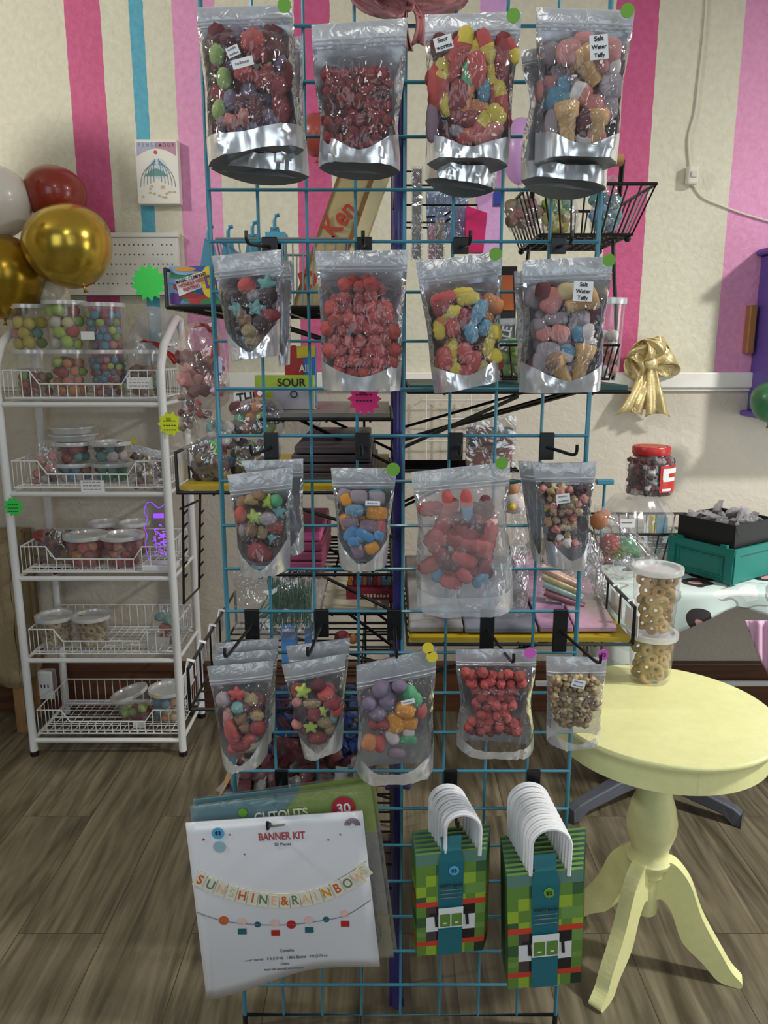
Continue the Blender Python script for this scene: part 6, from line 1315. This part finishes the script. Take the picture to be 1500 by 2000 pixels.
cb(g, -.004, Wc+.004, -.005, .003, Hc-.018, Hc+.002); cb(g, Wc-.003, Wc+.005, -.004, Dc+.004, Hc-.018, Hc+.002); cb(g, -.005, .003, -.004, Dc+.004, Hc-.018, Hc+.002)
for x in (0, Wc-.018): cb(g, x-.002, x+.020, -.006, .002, 0, Hc)
for y_ in (0, Dc-.018): cb(g, Wc-.002, Wc+.006, y_-.002, y_+.02, 0, Hc)
cb(g, .03, Wc-.03, -.004, .001, .012, .016); cb(g, .03, Wc-.03, -.004, .001, Hc-.03, Hc-.026)
for x in (.028, Wc-.032): cb(g, x, x+.004, -.004, .001, .012, Hc-.026)
for x in (.02, Wc-.04):
    for y_ in (-.003, Dc-.008): cb(g, x, x+.02, y_, y_+.01, Hc, Hc+.008)
g.to('crate_ribs', t5, bev=.001)
t5 = top('black_tray', 'black divided tray of wrapped packets sitting in the teal crate', 'tray', q1+Vector((0, 0, Hc-.02)))
TK = M('black_tray_plastic', (30,30,30), rough=.4); TG = M('smoky_tray', (90,86,78), rough=.4)
g = G().mat(TK); z0_, z1_ = Hc-.012, Hc+.062; a, b_ = .012, Wc-.010; c, d = .012, Dc-.01
cb(g, a, b_, c, c+.003, z0_, z1_); cb(g, a, b_, d-.003, d, z0_, z1_); cb(g, a, a+.003, c, d, z0_, z1_); cb(g, b_-.003, b_, c, d, z0_, z1_); cb(g, a, b_, c, d, z0_, z0_+.003); cb(g, (a+b_)/2, (a+b_)/2+.003, c, d, z0_, z1_-.01); g.to('tray_walls', t5, bev=.001)
random.seed(31)
for k in range(16):
    u, v = a+.02+(b_-a-.04)*(k % 4)/3+random.uniform(-.006, .006), c+.03+(d-c-.06)*(k//4)/3
    o = bpy.data.objects.new('wrapped_packet', WM['s'][k % 3] if k % 3 else WM['s'][0]); C.objects.link(o); o.location = q1+Rc @ Vector((u, v, z1_-.008+random.uniform(-.01, .012))); o.scale = (.026, .026, .026); o.rotation_euler = [random.uniform(0, 3) for _ in range(3)]
    tag(o, 'crumpled clear packet among the packets in the black tray', 'packet', 'clear packets in the black tray')
for k in range(6):
    o = G().mat(M('dark_film', (40,40,42), rough=.25)).ball(q1+Rc @ Vector((a+.03+(b_-a-.06)*(k % 3)/2, c+.05+(d-c-.1)*(k//3), z1_-.022)), .03, 2, (1, .9, .75), .5, 2.2, k).to('dark_packet', smooth=True); tag(o, 'dark wrapped packet lying low in the black tray', 'packet', 'dark packets in the black tray')
# jar with red lid on a clear cake dome
Yj = 2.20; jb = P(1266, 966, Yj); kj = 1/F*(Yj*CT+(H-jb.z)*ST); rj = 45*kj; hj = P(1270, 868, Yj).z-jb.z-.004
t5 = top('cake_dome', 'clear ribbed plastic container under the red-lidded jar', 'container', (jb.x-.03, Yj, TZ+.006)); zd0 = TZ+.006; hd = jb.z-zd0-.002
g = G().mat(film('dome_plastic', haze=.10, gloss=.12, rough=.1, bump=0)); V = []; Fc = []; pr_ = [(.105, 0), (.112, .01), (.112, .03), (.10, hd*.75), (.07, hd-.004), (0.001, hd)]
for i, (rr_, zz_) in enumerate(pr_):
    for k in range(40): a_ = 2*PI*k/40; q_ = 1+.03*math.cos(12*a_)*(i in (2, 3)); V.append((jb.x-.03+rr_*q_*math.cos(a_), Yj+rr_*q_*math.sin(a_), zd0+zz_))
for i in range(len(pr_)-1):
    for k in range(40): Fc.append((i*40+k, i*40+(k+1) % 40, (i+1)*40+(k+1) % 40, (i+1)*40+k))
g.add(V, Fc); g.to('dome_shell', t5, smooth=True); G().mat(LID).lathe([(0, 0), (.116, 0), (.118, .006), (.11, .01), (0, .01)], (jb.x-.03, Yj, TZ+.004), 40).to('dome_base', t5, smooth=True)
t5 = top('candy_jar', 'plastic jar of dark red sweets with a red screw lid', 'jar', jb)
g = G().mat(film('jar_plastic', haze=.05, gloss=.1, rough=.08, bump=0))
V = []; Fc = []; pr_ = [(rj*.8, .001), (rj*.98, .008), (rj*1.02, .02), (rj*.97, hj*.3), (rj*1.0, hj*.62), (rj*.93, hj*.74), (rj*.74, hj*.82), (rj*.74, hj*.9)]
for rr_, zz_ in pr_:
    for k in range(32): a_ = 2*PI*k/32; V.append((jb.x+rr_*math.cos(a_), Yj+rr_*math.sin(a_), jb.z+zz_))
for i in range(len(pr_)-1):
    for k in range(32): Fc.append((i*32+k, i*32+(k+1) % 32, (i+1)*32+(k+1) % 32, (i+1)*32+k))
g.add(V, Fc); g.to('jar_wall', t5, smooth=True)
G().mat(M('red_lid', (186,44,46), rough=.35)).lathe([(0, hj*.84), (rj*.78, hj*.84), (rj*.8, hj*.86), (rj*.8, hj*.97), (rj*.76, hj), (0, hj)], jb, 32).to('jar_lid', t5, smooth=True)
g = G().mat(M('jar_label', (192,40,34), rough=.4)); rows = [[jb+Vector((rj*1.03*math.cos(a_), rj*1.03*math.sin(a_), zz_)) for a_ in [math.radians(-85+65*i/8) for i in range(9)]] for zz_ in (hj*.12, hj*.66)]; g.grid(rows)
g.mat(PAPERW); 
for (u0, v0, u1, v1) in ((.1, .60, .9, .50), (.1, .60, .35, .38), (.12, .42, .75, .34), (.1, .20, .5, .15)): 
    g.grid([[jb+Vector((rj*1.045*math.cos(math.radians(-85+65*(u0+(u1-u0)*i/4))), rj*1.045*math.sin(math.radians(-85+65*(u0+(u1-u0)*i/4))), hj*v)) for i in range(5)] for v in (v1, v0)])
g.to('jar_label', t5, smooth=True)
random.seed(41); n_ = 0
for lv in range(9):
    z = .014+lv*.0165*hj/.16
    for k in range(15):
        a_ = PI+PI*k/14+.1*(lv % 2); rr_ = rj*(.84 if lv < 7 else .62)
        c_ = random.choice('DDKrK' if random.random() < .8 else 'WS'); candy('pebble', PAL[c_], None, jb+Vector((rr_*math.cos(a_), rr_*math.sin(a_), z)), .0125, .011, random.uniform(0, 3), 'in the red-lidded jar')
# teal post top behind the pouch at right
t5 = top('teal_peg', 'small teal plastic peg stand beside the clear dome', 'stand', P(1181, 1020, 2.0)); g = G().mat(TC); a_, b_ = P(1164, 936, 2.0), P(1198, 946, 2.0); g.box(a_.x, b_.x, 1.99, 2.01, b_.z, a_.z); g.to('peg_cap', t5, bev=.003)
q_ = P(1181, 946, 2.0); G().mat(TC).tube([q_, (q_.x, 2.0, TZ+.006)], .004, 6).to('peg_post', t5)
# small teal and yellow box behind the crate
t5, a_, b_, zb_ = boxT(1284, 1010, 1304, 1030, 2.45, .04, TC, 'small_box', 'small teal and yellow box behind the crate', 'box', z=TZ+.006); G().mat(M('box_yellow2', (214,196,60))).box(a_.x-.012, a_.x, 2.452, 2.488, zb_, a_.z).to('yellow_side', t5)
# ================= yellow round table =================
YP = M('yellow_paint', (238,237,172), rough=.34, coat=.15, bump=.06, bscale=140, var=.03, vscale=50)
TZy = H-.72; tcx, tcy = X(1291, 1.451, TZy), 1.451; R_ = .2255
t6 = top('pedestal_table', 'pale yellow round pedestal table on three curved legs', 'table', (tcx, tcy, 0)); o0 = Vector((tcx, tcy, 0))
G().mat(YP).lathe([(0, TZy-.018), (R_*.93, TZy-.018), (R_*.985, TZy-.014), (R_, TZy-.008), (R_, TZy-.003), (R_*.99, TZy), (0, TZy)], o0, 72).to('tabletop', t6, smooth=True)
G().mat(YP).lathe([(R_*.90, TZy-.066), (R_*.935, TZy-.064), (R_*.935, TZy-.018), (R_*.88, TZy-.018), (R_*.88, TZy-.066)], o0, 72).to('apron', t6, smooth=True)
zz_ = lambda py: P(1268, py, tcy).z
G().mat(YP).lathe([(0, zz_(1776)), (.024, zz_(1776)), (.026, zz_(1770)), (.026, zz_(1705)), (.034, zz_(1700)), (.036, zz_(1688)), (.044, zz_(1680)), (.046, zz_(1672)), (.038, zz_(1660)), (.040, zz_(1648)), (.050, zz_(1620)), (.052, zz_(1600)), (.045, zz_(1570)), (.036, zz_(1548)), (.036, TZy-.03), (.10, TZy-.028), (.10, TZy-.018), (0, TZy-.018)], o0, 40).to('turned_column', t6, smooth=True)
def leg(ang, R1):
    zt1, zt0 = zz_(1672), zz_(1745); ca, sa = math.cos(ang), math.sin(ang)
    topc = smoothpath([(.02, zt1-.0, 0), (.05, zt1+.004, 0), (.085, zt1-.035, 0), (.115, zt1-.11, 0), (.16, .065, 0), (R1-.01, .034, 0), (R1+.012, .012, 0), (R1+.008, .0, 0)], 5)
    botc = smoothpath([(.02, zt0, 0), (.035, zt0+.004, 0), (.055, zt0-.022, 0), (.080, zt0-.085, 0), (.125, .035, 0), (R1-.04, .008, 0), (R1-.02, .0, 0), (R1-.005, .0, 0)], 5)
    g = G().mat(YP); n = len(topc); hw = .0145
    def w3(r, z, s): return Vector((tcx+ca*r-sa*s*hw, tcy+sa*r+ca*s*hw, z))
    V = []; Fc = []
    for a_, b_ in zip(topc, botc): V += [w3(a_.x, a_.y, -1), w3(a_.x, a_.y, 1), w3(b_.x, b_.y, 1), w3(b_.x, b_.y, -1)]
    for i in range(n-1):
        for k in range(4): Fc.append((i*4+k, i*4+(k+1) % 4, (i+1)*4+(k+1) % 4, (i+1)*4+k))
    Fc += [(0, 3, 2, 1), tuple((n-1)*4+k for k in range(4))]
    g.add(V, Fc); g.to('curved_leg', t6, smooth=False, bev=.003)
leg(math.radians(338), .19); leg(math.radians(225), .185); leg(math.radians(128), .19)
g = G().mat(YP); a_ = math.radians(262); g.box(tcx-.004, tcx-.001, tcy-R_*.937, tcy-R_*.93, TZy-.062, TZy-.02); g.to('apron_seam', t6)
random.seed(51)
q_ = PZ(1268, 1326, TZy); rt = 48/F*(q_.y*CT+.6*ST)
def ytub(z, lb, where, rb_, h_):
    return tub(q_.x, q_.y, z, rb_, h_, lb, cols='XxX', kind='ring', size=.0155, fillh=.86, where=where, group='stacked tubs on the yellow table')
h1 = P(1276, 1232, q_.y).z-TZy; h2 = P(1288, 1110, q_.y).z-TZy-h1
ytub(TZy+.0005, 'lower tub of beige snack rings on the yellow table', 'in the lower tub on the yellow table', .051, h1-.004)
ytub(TZy+h1+.001, 'upper tub of tan snack rings stacked on the other on the yellow table', 'in the upper tub on the yellow table', .051, h2)
# grey star base behind the table
DGY = M('grey_base_metal', (92,96,106), rough=.4, metal=.3); sb0 = PZ(1262, 1522, .05); sbx, sby = sb0.x, sb0.y
t7 = top('star_base', 'grey metal star-shaped pedestal base on the floor behind the yellow table', 'pedestal', (sbx, sby, 0))
for f_ in ((1442, 1602), (1118, 1594), (1180, 1490), (1360, 1480)):
    e_ = PZ(f_[0], f_[1], .012); d_ = Vector((e_.x-sbx, e_.y-sby, 0)); n_ = Vector((-d_.y, d_.x, 0)).normalized(); g = G().mat(DGY)
    rows = []; V = []; Fc = []
    for i, (u, w_, zt_, zb2) in enumerate(((0, .026, .10, .055), (.4, .024, .085, .045), (.85, .02, .058, .024), (.96, .02, .05, .0), (1.04, .018, .036, .0))):
        c_ = Vector((sbx, sby, 0))+d_*u; V += [c_-n_*w_+Vector((0, 0, zb2)), c_+n_*w_+Vector((0, 0, zb2)), c_+n_*w_*.8+Vector((0, 0, zt_)), c_-n_*w_*.8+Vector((0, 0, zt_))]
    for i in range(4):
        for k in range(4): Fc.append((i*4+k, i*4+(k+1) % 4, (i+1)*4+(k+1) % 4, (i+1)*4+k))
    Fc += [(0, 1, 2, 3), (19, 18, 17, 16)]; g.add(V, Fc); g.to('base_leg', t7, bev=.004)
G().mat(DGY).lathe([(.035, .04), (.04, .11), (.02, .13), (.018, .3), (.05, .31), (.05, .32), (0, .325)], (sbx, sby, 0), 24).to('pedestal_column', t7, smooth=True)
